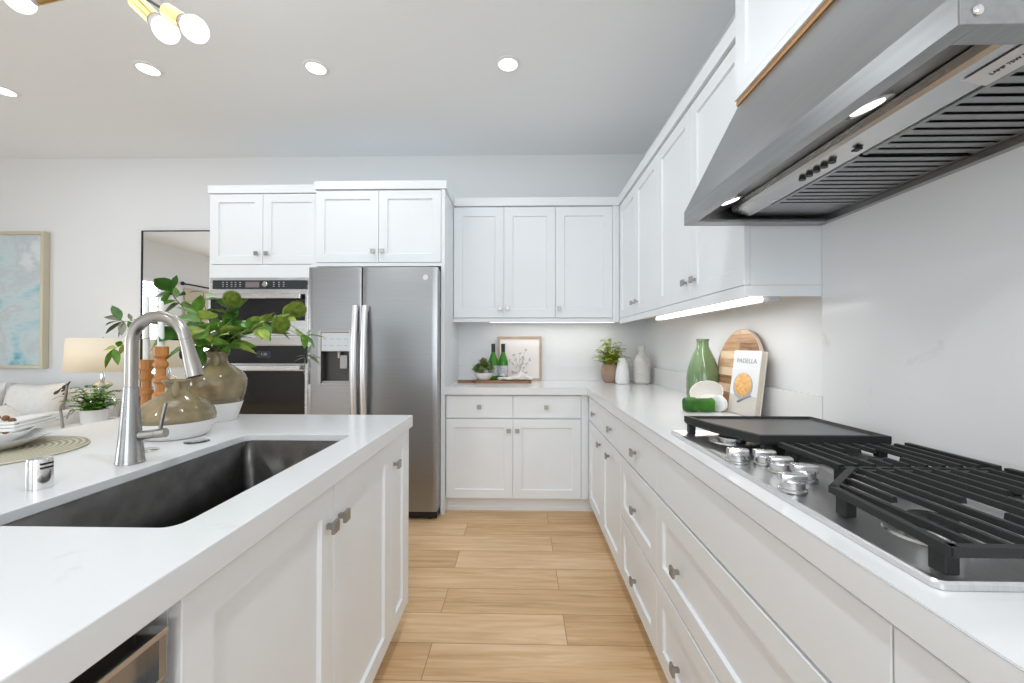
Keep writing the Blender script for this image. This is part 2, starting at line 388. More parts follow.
# ------------------------------------------------------------------ L-shaped worktop and backsplash
XE, YE = .4768, 2.9387
bm = bm_(); prism(bm, [(-.55, YE), (XE, YE), (XE, -.36), (XW - .001, -.36), (XW - .001, YW - .001), (-.55, YW - .001)], .865, .915, .002)
tag(obj('worktop', bm, top_m, flat=True), 'L-shaped white quartz worktop along the back and right walls', 'countertop')
bm = bm_(); box(bm, -.55, XW - .021, YW - .02, YW - .001, .9155, 1.043)
tag(obj('backsplash', bm, splash_m, flat=True), 'low quartz upstand along the back wall', 'backsplash')
bm = bm_(); box(bm, XW - .02, XW - .001, 1.4635, YW - .001, .9155, 1.043)
tag(obj('backsplash', bm, splash_m, flat=True), 'low quartz upstand along the right wall behind the green vase', 'backsplash')
bm = bm_(); box(bm, XW - .02, XW - .001, .20, 1.462, .9155, 1.65, .0015)
tag(obj('backsplash', bm, splash_m, flat=True), 'tall veined quartz slab behind the cooktop under the hood', 'backsplash')
# outlets on the right wall above the upstand
for y, lab in ((2.52, 'white outlet plate on the right wall, nearer the corner vases'), (2.18, 'white outlet plate on the right wall behind the green vase')):
    o = thing('outlet_plate', lab, 'outlet', (XW, y, 1.10), 'outlets over the right upstand')
    bm = bm_(); box(bm, XW - .006, XW - .0005, y - .037, y + .037, 1.09, 1.205, .002); obj('plate', bm, trim_m, o, flat=True)
    bm = bm_(); box(bm, XW - .0085, XW - .006, y - .017, y + .017, 1.113, 1.182, .001); obj('socket', bm, white_m, o, flat=True)

# ------------------------------------------------------------------ wall cabinets
YUF, XUF = 3.30, .795
ZU0, ZU1 = 1.445, 2.345
def crown(F, u0, u1, z0, z1, parent, depth, ret=()):
    bm = bm_(); fbox(bm, F, u0, u1, z0, z1, -depth, .012); obj('crown', bm, cab_m, parent, flat=True)
F = back_face(YUF)
c = thing('wall_cabinet', 'white three-door wall cabinet on the back wall right of the fridge', 'cabinet', (.12, 3.44, 1.4))
bm = bm_(); fbox(bm, F, -.549, XUF + .02, 1.438, 2.353, -.289, -.021); fbox(bm, F, .742, XUF - .001, 1.438, 2.353, -.021, -.001); obj('body', bm, cab_m, c, flat=True)
bm = bm_(); fbox(bm, F, -.549, XUF - .001, 1.412, 1.438, -.06, -.001); obj('light_rail', bm, cab_m, c, flat=True)
crown(F, -.549, XUF - .013, 2.354, 2.42, c, .02)
for a, b, ku in ((-.548, -.138, -.167), (-.138, .280, -.108), (.280, .741, .310)):
    d = shaker(F, a, b, ZU0, ZU1, 'door', c, stile=.07); knob(F, ku, 1.520, d)
F = right_face(XUF)
first = True
for y0, y1, lab in ((2.382, 3.293, 'white two-door wall cabinet on the right wall, in the far corner'), (1.463, 2.382, 'white two-door wall cabinet on the right wall, beside the hood')):
    c = thing('wall_cabinet', lab, 'cabinet', (.95, (y0 + y1) / 2, 1.4), 'wall cabinets on the right wall')
    bm = bm_(); fbox(bm, F, y0 + .0005, y1, 1.438, 2.353, -.289, -.021); obj('body', bm, cab_m, c, flat=True)
    bm = bm_(); fbox(bm, F, y0 + .0005, y1, 1.398, 1.436, -.018, -.001); fbox(bm, F, y0 + .0005, y0 + .018, 1.398, 1.436, -.289, -.018) if y0 < 2 else None
    obj('light_rail', bm, cab_m, c, flat=True)
    bm = bm_(); fbox(bm, F, y0 + .0005, y1, 1.4365, 1.4378, -.288, -.02); obj('underside', bm, birch_m, c, flat=True)
    crown(F, y0 + .0005, y1 + (0 if y0 < 2 else .01), 2.354, 2.42, c, .02)
    mid = (y0 + y1) / 2 - (.002 if y0 < 2 else 0)
    d = shaker(F, y0, mid, ZU0 - .008, ZU1, 'door', c); knob(F, mid - .05, 1.522, d)
    d = shaker(F, mid, y1, ZU0 - .008, ZU1, 'door', c); knob(F, mid + .05, 1.522, d)
# cabinet over the hood
XH = .764
F = right_face(XH)
c = thing('wall_cabinet', 'white wall cabinet directly above the steel hood with a bare wood lower edge', 'cabinet', (.92, 1.0, 2.09))
bm = bm_(); fbox(bm, F, .545, 1.4615, 2.092, 2.905, -.32, -.021); obj('body', bm, cab_m, c, flat=True)
bm = bm_(); fbox(bm, F, .545, 1.4615, 2.074, 2.0915, -.30, -.004); obj('underside', bm, cabw_m, c, flat=True)
bm = bm_(); fbox(bm, F, .545, 1.4615, 2.0915, 2.115, -.02, .004); obj('light_rail', bm, cab_m, c, flat=True)
shaker(F, 1.003, 1.4615, 2.118, 2.84, 'door', c); shaker(F, .545, 1.003, 2.118, 2.84, 'door', c)

# under-cabinet lights
def led_bar(lab, a, b, w, axis):
    z1 = 1.4355; z0 = 1.412
    if axis == 'x':
        o = thing('under_cabinet_light', lab, 'light', ((a + b) / 2, w, z0)); bm = bm_(); box(bm, a, b, w - .022, w + .022, z0 + .008, z1, .003)
        h = obj('housing', bm, white_m, o, flat=True); bm = bm_(); box(bm, a + .01, b - .01, w - .017, w + .017, z0, z0 + .0075, .002); obj('diffuser', bm, ledbar_m, o, flat=True)
        area('under_cabinet_glow', ((a + b) / 2, w, z0 - .004), (0, 0, 0), b - a - .02, .03, 2.0, (1, .97, .92)).parent = None
    else:
        o = thing('under_cabinet_light', lab, 'light', (w, (a + b) / 2, z0)); bm = bm_(); box(bm, w + .0005, w + .040, a - .03, b, 1.381, z1, .003); box(bm, w - .040, w, a, b, 1.403, z1, .003)
        h = obj('housing', bm, grey_m, o, flat=True); bm = bm_(); box(bm, w - .040, w, a + .004, b, 1.380, 1.402, .004); obj('diffuser', bm, ledbar_m, o, flat=True)
        area('under_cabinet_glow', (w - .02, (a + b) / 2, 1.376), (0, 0, 0), .03, b - a - .06, 3.4, (1, .97, .92))
led_bar('thin lit bar under the back wall cabinet over the framed drawing', -.27, .79, 3.42, 'x')
led_bar('lit bar light under the right wall cabinets above the green vase', 1.50, 2.57, .885, 'y')

# ------------------------------------------------------------------ fridge surround, oven tower
YC = 2.93
F = back_face(YC)
c = thing('fridge_cabinet', 'white two-door cabinet above the fridge with tall white side panels', 'cabinet', (-1.03, 3.26, 0))
bm = bm_(); box(bm, -.576, -.5505, YC - .002, YW - .001, .002, 2.353); box(bm, -1.497, -1.480, YC + .02, YW - .001, .002, 2.353); obj('side_panel', bm, cab_m, c, flat=True)
bm = bm_(); box(bm, -1.479, -.577, YC + .021, YW - .001, 1.80, 2.353); fbox(bm, F, -1.497, -.577, 1.795, 1.820, -.02, -.002); obj('body', bm, cab_m, c, flat=True)
bm = bm_(); box(bm, -1.504, -.538, YC - .010, YC + .018, 2.355, 2.414); box(bm, -.5505, -.538, YC + .018, YUF - .014, 2.355, 2.414); box(bm, -1.497, -.5505, YC + .018, YW - .001, 2.355, 2.36); obj('crown', bm, cab_m, c, flat=True)
for a, b, ku in ((-1.497, -1.034, -1.072), (-1.034, -.578, -1.005)):
    d = shaker(F, a, b, 1.822, 2.350, 'door', c); knob(F, ku, 1.902, d)
YO = 3.02
F = back_face(YO)
c = thing('oven_cabinet', 'tall white oven cabinet left of the fridge with two doors over the ovens', 'cabinet', (-1.93, 3.3, 0))
bm = bm_()
box(bm, -2.352, -2.333, YO + .001, YW - .001, 0, 2.354); box(bm, -1.575, -1.499, YO + .001, YW - .001, 0, 2.353)
box(bm, -2.333, -1.575, YO + .021, YW - .001, 1.728, 2.353); box(bm, -2.333, -1.575, YO + .001, YO + .021, 1.738, 1.826); box(bm, -2.333, -1.575, YO + .001, YW - .001, .50, .552)
box(bm, -2.333, -1.575, YO + .021, YW - .001, .1, .50); box(bm, -2.333, -1.575, YO + .06, YO + .08, 0, .1); box(bm, -2.333, -1.575, YO - .0, YO + .021, 1.728, 1.738)
obj('body', bm, cab_m, c, flat=True)
bm = bm_(); fbox(bm, F, -2.362, -1.508, 2.366, 2.426, -.03, .008); fbox(bm, F, -2.362, -2.352, 2.366, 2.426, -.569, -.03); fbox(bm, F, -2.352, -1.499, 2.3545, 2.36, -.569, -.0215); obj('crown', bm, cab_m, c, flat=True)
for a, b, ku in ((-2.350, -1.945, -1.985), (-1.945, -1.500, -1.908)):
    d = shaker(F, a, b, 1.829, 2.363, 'door', c); knob(F, ku, 1.908, d)
d = shaker(F, -2.332, -1.576, .12, .495, 'drawer', c); knob(F, -1.95, .31, d)

# double wall oven
ov = thing('double_wall_oven', 'stainless double wall oven with dark glass doors in the tall white cabinet', 'oven', (-1.954, 3.3, .553))
o0, o1 = -2.331, -1.577
bm = bm_(); box(bm, o0, o1, YO - .004, YW - .05, .556, 1.726); fbox(bm, F, o0 - .006, o1 + .008, .556, 1.727, .0045, .010); obj('body', bm, steel_m, ov, flat=True)
G = lambda *a: F(a[0], a[1], a[2] + .010)
bm = bm_(); fbox(bm, G, o0 + .02, o1 - .022, 1.640, 1.706, 0, .012, .002); cp = obj('control_panel', bm, panel_m, ov, flat=True)
bm = bm_(); fbox(bm, G, -2.06, -1.955, 1.652, 1.694, .0121, .0128); obj('display', bm, screen_m, cp, flat=True)
bm = bm_(); lathe(bm, [(.021, 0), (.021, .014), (.017, .018)], (-1.905, YO - .0225, 1.673), 24, M=Matrix.Rotation(R(90), 3, 'X')); obj('dial', bm, chrome_m, cp)
bm = bm_()
for cx in (-2.23, -2.20, -2.165, -2.135, -2.10, -1.845, -1.805, -1.77):
    for cz in (1.66, 1.675, 1.69): fbox(bm, G, cx - .006, cx + .006, cz - .0022, cz + .0022, .0121, .0126)
obj('key_marks', bm, grey_m, cp, flat=True)
def oven_door(z0, z1, g0, g1, hz0, hz1):
    bm = bm_(); fbox(bm, G, o0, o1, z0, z1, 0, .028, .003); d = obj('door', bm, steel_m, ov, flat=True)
    bm = bm_(); fbox(bm, G, o0 + .022, o1 - .022, g0, g1, .0285, .032); obj('window', bm, glassblk_m, d, flat=True)
    bm = bm_(); fbox(bm, G, o0 + .02, o1 - .035, hz0, hz1, .060, .078, .004)
    for u in (o0 + .05, o1 - .065): fbox(bm, G, u - .014, u + .014, hz0 + .004, hz1 - .004, .0325, .0598)
    obj('handle', bm, steel_m, d, flat=True)
    return d
oven_door(1.292, 1.622, 1.402, 1.600, 1.562, 1.598)
bm = bm_(); fbox(bm, G, o0, o1, 1.222, 1.274, 0, .02, .003); obj('trim_strip', bm, chrome_m, ov, flat=True)
bm = bm_(); fbox(bm, G, o0 + .018, o1 - .02, 1.084, 1.217, 0, .014, .002); cp = obj('control_panel', bm, glassblk_m, ov, flat=True)
bm = bm_(); fbox(bm, G, -1.97, -1.86, 1.125, 1.178, .0141, .0146); obj('display', bm, panel_m, cp, flat=True)
bm = text_bm('1:30', .028, Matrix.Translation((-1.915, YO - .0252, 1.152)) @ Matrix.Rotation(R(90), 4, 'X')); obj('digits', bm, mark_m, cp, flat=True)
oven_door(.570, 1.080, .60, 1.030, 1.036, 1.072)

# refrigerator
YF = 2.82
F = back_face(YF)
fr = thing('refrigerator', 'stainless side-by-side refrigerator with ice dispenser', 'refrigerator', (-1.02, 3.2, 0))
bm = bm_(); box(bm, -1.472, -.583, YF + .07, YW - .03, .06, 1.755); obj('body', bm, grey_m, fr, flat=True)
bm = bm_(); box(bm, -1.47, -.585, YF + .03, YF + .10, .012, .058, .004)
for x in (-1.42, -.64): cyl(bm, (x, YF + .06, .0), (x, YF + .06, .02), .022)
obj('grille', bm, black_m, fr, flat=True)
bm = bm_(); box(bm, -1.46, -1.38, YF + .05, YF + .12, 1.756, 1.775, .004); box(bm, -.67, -.59, YF + .05, YF + .12, 1.756, 1.775, .004); obj('hinge_cover', bm, black_m, fr, flat=True)
def rounded_door(a, b, z0, z1, hole=None):
    bm = bm_(); n = 24; prof = []
    for i in range(n + 1):                                       # gently bowed front, rounded vertical edges
        u = a + (b - a) * i / n; t = i / n; prof.append((u, YF + .0015 * (2 * t - 1) ** 2 + (.004 if i in (0, n) else 0)))
    if hole is None: prism(bm, prof + [(b, YF + .068), (a, YF + .068)], z0, z1)
    else:
        h0, h1, hz0, hz1 = hole
        prism(bm, [p for p in prof] + [(b, YF + .068), (a, YF + .068)], z0, hz0); prism(bm, prof + [(b, YF + .068), (a, YF + .068)], hz1, z1)
        prism(bm, [(a, YF + .018)] + [p for p in prof if a < p[0] < h0] + [(h0, YF + .001), (h0, YF + .068), (a, YF + .068)], hz0, hz1)
        prism(bm, [(h1, YF + .001)] + [p for p in prof if h1 < p[0] < b] + [(b, YF + .018), (b, YF + .068), (h1, YF + .068)], hz0, hz1)
    return bm
DH = (-1.405, -1.190, .948, 1.318)
dl = obj('door', rounded_door(-1.488, -1.1165, .066, 1.767, DH), steeld_m, fr, angle=25)
dr = obj('door', rounded_door(-1.1065, -.5815, .066, 1.767), steeld_m, fr, angle=25)
bm = bm_(); cyl(bm, (-.665, YF + .0035, 1.695), (-.665, YF + .0005, 1.695), .019, n=24); obj('badge', bm, steel_m, dr)
def fridge_handle(x, par):
    bm = bm_(); P = []
    for i in range(17):
        t = i / 16; z = .62 + (1.495 - .62) * t; P.append((x, YF - .028 - .030 * math.sin(math.pi * t), z))
    tube(bm, P, .019, 12); bmesh.ops.scale(bm, verts=bm.verts, vec=(1.15, 1, 1), space=Matrix.Translation((-x, 0, 0)))
    for z in (.64, 1.475): box(bm, x - .015, x + .015, YF - .030, YF + .004, z - .018, z + .018, .004)
    obj('handle', bm, mat('handle_silver', (.78, .78, .78), .36, 1), par)
fridge_handle(-1.145, dl); fridge_handle(-1.078, dr)
bm = bm_(); x0, x1, z0, z1 = DH
for a in ((x0 - .008, x0 + .008, z0 - .008, z1 + .008), (x1 - .008, x1 + .008, z0 - .008, z1 + .008), (x0 + .008, x1 - .008, z0 - .008, z0 + .010), (x0 + .008, x1 - .008, z1 - .008, z1 + .008)):
    box(bm, a[0], a[1], YF - .004, YF + .012, a[2], a[3], .003)
dp = obj('dispenser', bm, nickel_m, dl, flat=True)
bm = bm_(); box(bm, x0 + .008, x1 - .008, YF + .001, YF + .03, 1.178, z1 - .009, .002); obj('dispenser_keypad', bm, mat('keypad_silver', (.55, .56, .57), .3, .6), dl, flat=True)
bm = bm_(); box(bm, x0 + .008, x1 - .008, YF + .062, YF + .067, z0 + .010, 1.177); box(bm, x0 + .008, x0 + .013, YF + .012, YF + .062, z0 + .01, 1.177); box(bm, x1 - .013, x1 - .008, YF + .012, YF + .062, z0 + .01, 1.177)
obj('dispenser_recess', bm, mat('recess_dark', (.08, .075, .07), .35, .3), dl, flat=True)
bm = bm_(); box(bm, -1.275, -1.222, YF + .022, YF + .034, 1.055, 1.15, .005); box(bm, -1.29, -1.275, YF + .02, YF + .05, 1.13, 1.177, .002); obj('dispenser_paddle', bm, grey_m, dl, flat=True)
bm = bm_(); box(bm, x0 + .014, x1 - .014, YF + .008, YF + .06, z0 + .0105, z0 + .02); obj('drip_tray', bm, grey_m, dl, flat=True)
bm = bm_()
for i in range(4):
    for j in range(2): box(bm, -1.385 + i * .05, -1.36 + i * .05, YF - .0002, YF + .0012, 1.217 + j * .045, 1.2205 + j * .045)
obj('key_marks', bm, mark_m, dl, flat=True)

# ------------------------------------------------------------------ range hood
hood = thing('range_hood', 'large stainless canopy hood over the cooktop', 'range hood', (.83, 1.0, 1.648))
HY0, HY1 = .546, 1.4545
bm = bm_()
sec = [(.579, 1.646), (.579, 1.692), (.772, 2.0735), (1.063, 2.0735), (1.063, 1.646), (1.045, 1.646), (1.045, 1.700), (.775, 1.722), (.715, 1.700), (.612, 1.668), (.606, 1.646)]
a = [bm.verts.new((x, HY0 + .002, z)) for x, z in sec]; b = [bm.verts.new((x, HY1 - .002, z)) for x, z in sec]; rings(bm, [a, b])
for y0, y1 in ((HY0, HY0 + .0019), (HY1 - .0019, HY1)):
    p = [(.579, 1.646), (.579, 1.692), (.772, 2.0735), (1.063, 2.0735), (1.063, 1.646)]
    a = [bm.verts.new((x, y0, z)) for x, z in p]; b = [bm.verts.new((x, y1, z)) for x, z in p]; rings(bm, [a, b])
obj('canopy', bm, steelh_m, hood, flat=True, bevel=.0012)
for y0, y1 in ((HY0 + .002, HY0 + .04), (HY1 - .04, HY1 - .002)): bm = bm_(); box(bm, .607, 1.044, y0, y1, 1.647, 1.656, .001); obj('end_lip', bm, steelh_m, hood, flat=True)
# control strip
bm = bm_(); S0, S1 = HY0 + .05, 1.405
v = [(.722, 1.683), (.728, 1.676), (.782, 1.664), (.788, 1.668), (.788, 1.712), (.722, 1.700)]
a = [bm.verts.new((x, S0, z)) for x, z in v]; b = [bm.verts.new((x, S1, z)) for x, z in v]; rings(bm, [a, b]); st = obj('control_strip', bm, steel_m, hood, flat=True)
for i in range(5):
    bm = bm_(); y = 1.10 - i * .026; cyl(bm, (.752, y, 1.6725), (.751, y, 1.664), .0085, n=14); obj('button', bm, black_m, st)
bm = bm_(); box(bm, .752, .766, .925, .940, 1.663, 1.6665); obj('sensor', bm, black_m, st, flat=True)
# lamps in the sloping lamp panel
hm = Matrix.Rotation(R(17), 3, 'Y')
for y in (1.300, .79):
    bm = bm_(); lathe(bm, [(.040, .004), (.040, -.004), (.029, -.004), (.027, .0)], (.662, y, 1.681), 28, M=Matrix.Rotation(R(-17), 3, 'Y')); l = obj('hood_lamp', bm, chrome_m, hood)
    bm = bm_(); lathe(bm, [(.026, -.001), (.026, -.0042), (.012, -.0055)], (.662, y, 1.681), 24, M=Matrix.Rotation(R(-17), 3, 'Y')); obj('lens', bm, led_m, l)
    d = bpy.data.lights.new('hood_lamp_light', 'SPOT'); d.energy = 5; d.spot_size = R(110); d.spot_blend = .8; d.shadow_soft_size = .03; d.color = (1, .97, .92)
    q = bpy.data.objects.new('hood_lamp_light', d); COL.objects.link(q); q.location = (.668, y, 1.662)
# baffle filters: ribs run front to back
for y0, y1 in ((.965, 1.300), (.62, .955)):
    bm = bm_(); n = 12; p = (y1 - y0) / n
    for i in range(n): box(bm, .792, 1.040, y0 + i * p + .006, y0 + (i + 1) * p - .005, 1.6635, 1.666, .0008)
    box(bm, .790, .7995, y0, y1, 1.663, 1.668); box(bm, 1.033, 1.042, y0, y1, 1.663, 1.668)
    bf = obj('baffle_filter', bm, steelh_m, hood, flat=True)
    bm = bm_(); box(bm, .791, 1.041, y0 + .001, y1 - .001, 1.6685, 1.675); obj('filter_slots', bm, black_m, bf, flat=True)  # black plate stands in for the shade between the ribs
for y0, y1 in ((HY0 + .041, .617), (1.303, HY1 - .041)): bm = bm_(); box(bm, .790, 1.042, y0, y1, 1.668, 1.69); obj('filler_panel', bm, steelh_m, hood, flat=True)
bm = bm_(); box(bm, .745, .785, .565, .70, 1.6605, 1.6612); bmesh.ops.rotate(bm, verts=bm.verts, cent=(.765, .63, 1.661), matrix=Matrix.Rotation(R(12.5), 3, 'Y')); bmesh.ops.translate(bm, verts=bm.verts, vec=(0, 0, .0042)); lb = obj('sticker', bm, mat('sticker_silver', (.62, .62, .62), .5), hood, flat=True)
bm = text_bm('LAMP 75W MAX', .0088, Matrix.Translation((.765, .645, 1.6641)) @ Matrix.Rotation(R(12.5), 4, 'Y') @ Matrix.Rotation(R(180), 4, 'X') @ Matrix.Rotation(R(90), 4, 'Z')); obj('sticker_text', bm, ink_m, lb, flat=True)
bm = bm_(); sphere(bm, (.602, HY0 - .001, 1.664), .0075, 12, (1, .5, 1)); obj('rivet', bm, chrome_m, hood)

# ------------------------------------------------------------------ gas cooktop
ck = thing('gas_cooktop', 'stainless gas cooktop with black grates set in the right worktop', 'cooktop', (.78, .979, .9155))
bm = bm_()
def rrect(x0, x1, y0, y1, r, n=5):
    P = []
    for cx, cy, a0 in ((x1 - r, y1 - r, 0), (x0 + r, y1 - r, 90), (x0 + r, y0 + r, 180), (x1 - r, y0 + r, 270)):
        for i in range(n + 1): a = R(a0 + 90 * i / n); P.append((cx + r * math.cos(a), cy + r * math.sin(a)))
    return P
def loop(bm, P, z): return [bm.verts.new((x, y, z)) for x, y in P]
rs = [loop(bm, rrect(.521, 1.035, .523, 1.435, .014), .9157), loop(bm, rrect(.521, 1.035, .523, 1.435, .014), .923), loop(bm, rrect(.524, 1.032, .526, 1.432, .012), .926),
      loop(bm, rrect(.531, 1.025, .533, 1.425, .01), .926), loop(bm, rrect(.537, 1.019, .539, 1.419, .01), .9215)]
rings(bm, rs); obj('pan', bm, mat('cooktop_steel', (.72, .715, .71), .32, 1, noise=.05, nscale=10, stretch=(20, .6, 1), rvar=.04), ck)
def burner(x, y, r):
    bm = bm_(); lathe(bm, [(r * 1.9, 0), (r * 1.85, .004), (r * 1.45, .0045), (r * 1.2, .001)], (x, y, .9218), 36); bw = obj('burner', bm, steel_m, ck)
    bm = bm_(); lathe(bm, [(r * 1.12, .0), (r * 1.12, .014), (r * .95, .016)], (x, y, .9232), 32); obj('burner_ring', bm, steel_m, bw)
    bm = bm_(); lathe(bm, [(r, .0), (r * 1.02, .006), (r * .9, .010), (.004, .011)], (x, y, .9395), 32); obj('burner_cap', bm, iron_m, bw)
burner(.655, .665, .033); burner(.905, .690, .038); burner(.845, .985, .047); burner(.66, 1.29, .035); burner(.90, 1.27, .035)
def grate(poly, bars, feet, z1=.968, front=None):
    bm = bm_(); n = len(poly)
    for i in range(n):
        (ax, ay), (bx, by) = poly[i], poly[(i + 1) % n]
        d = Vector((bx - ax, by - ay, 0)); L_ = d.length; d.normalize(); p = Vector((-d.y, d.x, 0)) * .0065
        A, B = Vector((ax, ay, 0)) - d * .004, Vector((bx, by, 0)) + d * .004
        lo = [A - p, A + p, B + p, B - p]
        zt = z1 - (.006 if abs(d.x) > abs(d.y) * 3 and not (ay < .6 and by < .6) else 0)
        a = [bm.verts.new((q.x, q.y, z1 - .013)) for q in lo]; b = [bm.verts.new((q.x * 1, q.y, zt)) for q in lo]; rings(bm, [a, b])
    for x, y0, y1 in bars:
        pts = [(-.006, 0), (.006, 0), (.004, .0105), (-.004, .0105)]
        a = [bm.verts.new((x + u, y0, z1 - .0108 + w)) for u, w in pts]; b = [bm.verts.new((x + u, y1, z1 - .0108 + w)) for u, w in pts]; rings(bm, [a, b])
    for x, y in feet: box(bm, x - .010, x + .010, y - .012, y + .012, .9222, z1 - .012, .002)
    return obj('grate', bm, iron_m, ck, flat=True, bevel=.001)
rp = [(.548, .532), (.566, .752), (.692, .868), (1.012, .868), (1.012, .532)]
bars = []
for i in range(11):
    x = .590 + i * .038
    top = .868 if x > .69 else .752 + (x - .566) / (.692 - .566) * .116
    if i % 3 == 1 and i < 9: bars += [(x, .534, .640 if i < 5 else .655), (x, .70 if i < 5 else .735, top - .003)]
    else: bars.append((x, .534, top - .003))
grate(rp, bars, [(.562, .556), (.575, .735), (.998, .55), (.998, .85)])
cp_ = [(.685, .890), (.685, 1.088), (1.012, 1.088), (1.012, .890)]
bars = []
for i in range(8):
    x = .722 + i * .0365
    if i in (2, 3, 4): bars += [(x, .892, .950), (x, 1.02, 1.086)]
    else: bars.append((x, .892, 1.086))
grate(cp_, bars, [(.70, .905), (.70, 1.07), (.998, .905), (.998, 1.07)])
def stove_knob(x, y, ang):
    bm = bm_(); lathe(bm, [(.0225, .001), (.0225, .005), (.019, .007), (.0195, .020), (.017, .0225), (.002, .0225)], (0, 0, .9215), 28)
    sub = bm_(); box(sub, -.0105, .0105, -.021, .021, .938, .956, .003); bmesh.ops.rotate(sub, verts=sub.verts, cent=(0, 0, 0), matrix=Matrix.Rotation(ang, 3, 'Z'))
    me = bpy.data.meshes.new('t'); sub.to_mesh(me); bm.from_mesh(me); sub.free(); bpy.data.meshes.remove(me)
    bmesh.ops.scale(bm, verts=bm.verts, vec=(1.18, 1.18, 1.05), space=Matrix.Translation((0, 0, -.9215))); bmesh.ops.translate(bm, verts=bm.verts, vec=(x, y, 0)); obj('knob', bm, steel_m, ck)
for x, y, a in ((.558, 1.062, 0), (.618, 1.050, 0), (.618, .985, 0), (.632, .925, 0), (.563, .858, 0)): stove_knob(x, y, R(78))
# griddle resting on the left of the cooktop
gr = thing('griddle', 'black flat griddle plate resting over the far end of the cooktop', 'griddle', (.78, 1.27, .923))
gp = [(.56, 1.41), (.585, 1.27), (.64, 1.105), (.985, 1.105), (.985, 1.41)]
def inset(P, d):
    c = Vector((sum(p[0] for p in P) / len(P), sum(p[1] for p in P) / len(P))); out = []
    n = len(P)
    for i in range(n):
        a, b, e = Vector(P[i - 1]), Vector(P[i]), Vector(P[(i + 1) % n])
        u, w = (b - a).normalized(), (e - b).normalized(); nu, nw = Vector((-u.y, u.x)), Vector((-w.y, w.x))
        if nu.dot(c - b) < 0: nu = -nu
        if nw.dot(c - b) < 0: nw = -nw
        k = (nu + nw); k = k / max(.3, (1 + nu.dot(nw))); out.append(tuple(b + k * d))
    return out
bm = bm_(); rings(bm, [loop(bm, inset(gp, .004), .955), loop(bm, gp, .962), loop(bm, gp, .981), loop(bm, inset(gp, .010), .982), loop(bm, inset(gp, .016), .9735)]); obj('tray', bm, iron_m, gr, flat=True)
bm = bm_(); prism(bm, inset(gp, .0175), .9736, .9742); obj('cooking_surface', bm, griddle_m, gr, flat=True)
for x, y in ((.578, 1.395), (.668, 1.125), (.968, 1.12), (.968, 1.395)):
    bm = bm_(); box(bm, x - .011, x + .011, y - .011, y + .011, .9225, .956, .002); obj('foot', bm, iron_m, gr, flat=True)

# ------------------------------------------------------------------ island
XI, YI = -.488, 1.7817
F = isle_face(XI)
c = thing('kitchen_island', 'white island cabinet with shaker doors facing the cooktop', 'cabinet', (-1.0, .9, 0))
bm = bm_(); box(bm, -1.42, -1.12, -.45, YI - .031, ZB, ZT); box(bm, -1.12, XI - .03, -.45, -.02, ZB, ZT)
box(bm, -1.12, XI - .021, 1.43, YI - .031, ZB, ZT); box(bm, -1.12, XI - .021, .6005, 1.43, ZB, .60); box(bm, -.54, XI - .021, .6005, 1.43, .60, ZT)
# the sink hangs inside: open the top under the bowl
body = obj('body', bm, cab_m, c, flat=True)
bm = bm_(); box(bm, -1.40, XI - .08, -.45, YI - .05, 0, ZB); obj('toe_kick', bm, trim_m, c, flat=True)
for a, b, ku in ((.579, 1.058, 1.022), (1.058, 1.527, 1.088), (1.527, 1.752, 1.563)):
    d = shaker(F, a, b, ZB, .858, 'door', c); knob(F, ku, .764, d)
bm = bm_(); fbox(bm, F, .5795, .60, ZB, .858, -.3, -.021); obj('side_panel', bm, cab_m, c, flat=True)
bm = bm_(); box(bm, -1.42, XI, YI - .0295, YI - .0105, ZB, ZT, .001); obj('end_panel', bm, cab_m, c, flat=True)
# dishwasher
dw = thing('dishwasher', 'stainless dishwasher with black top band at the near end of the island', 'dishwasher', (-.8, .28, .11))
bm = bm_(); box(bm, -1.10, XI - .06, -.015, .562, .11, .835); obj('tub', bm, black_m, dw, flat=True)
bm = bm_(); box(bm, XI - .058, XI - .004, -.012, .560, .13, .765, .003); box(bm, XI - .058, XI - .022, -.012, .560, .765, .822); box(bm, XI - .058, XI - .004, .548, .560, .765, .822)
dd = obj('door', bm, mat('dishwasher_steel', (.40, .40, .40), .25, 1, noise=.05, nscale=8, stretch=(1, .5, 50)), dw, flat=True)
bm = bm_(); box(bm, XI - .058, XI - .001, -.012, .560, .8225, .831, .001); obj('pocket_handle', bm, chrome_m, dd, flat=True)
bm = bm_(); box(bm, XI - .1, XI - .045, -.012, .556, .836, .8625); obj('control_band', bm, black_m, dd, flat=True)
# island worktop with a sink cut-out
SX0, SX1, SY0, SY1 = -.94, -.580, .674, 1.385
bm = bm_()
IX0, IX1, IY0 = -1.68, -.474, -.50
def slab_ring(z):
    out = [bm.verts.new(p) for p in ((IX0, IY0, z), (IX1, IY0, z), (IX1, YI, z), (IX0, YI, z))]
    return out
inner = rrect(SX0, SX1, SY0, SY1, .028, 6)
def slab_face(z, flip):
    o = slab_ring(z); i = [bm.verts.new((x, y, z)) for x, y in inner]
    m = len(i); q = m // 4      # rrect order: (x1,y1) (x0,y1) (x0,y0) (x1,y0)
    corner = {0: o[2], 1: o[3], 2: o[0], 3: o[1]}
    for k in range(4):
        seg = i[k * q:(k + 1) * q]; cv = corner[k]
        for a, b in zip(seg[:-1], seg[1:]): bm.faces.new((cv, a, b))
        bm.faces.new((cv, seg[-1], i[((k + 1) * q) % m], corner[(k + 1) % 4]))
    return o, i
to, ti = slab_face(.915, 0); bo, bi = slab_face(.865, 0)
for v_ in bi: v_.co.z = .893
for A, B in ((to, bo), (ti, bi)):
    for k in range(len(A)): bm.faces.new((A[k], A[(k + 1) % len(A)], B[(k + 1) % len(A)], B[k]))
tag(obj('island_worktop', bm, top_m, flat=True, bevel=.002), 'thick white quartz worktop on the island, cut out for the sink', 'countertop')
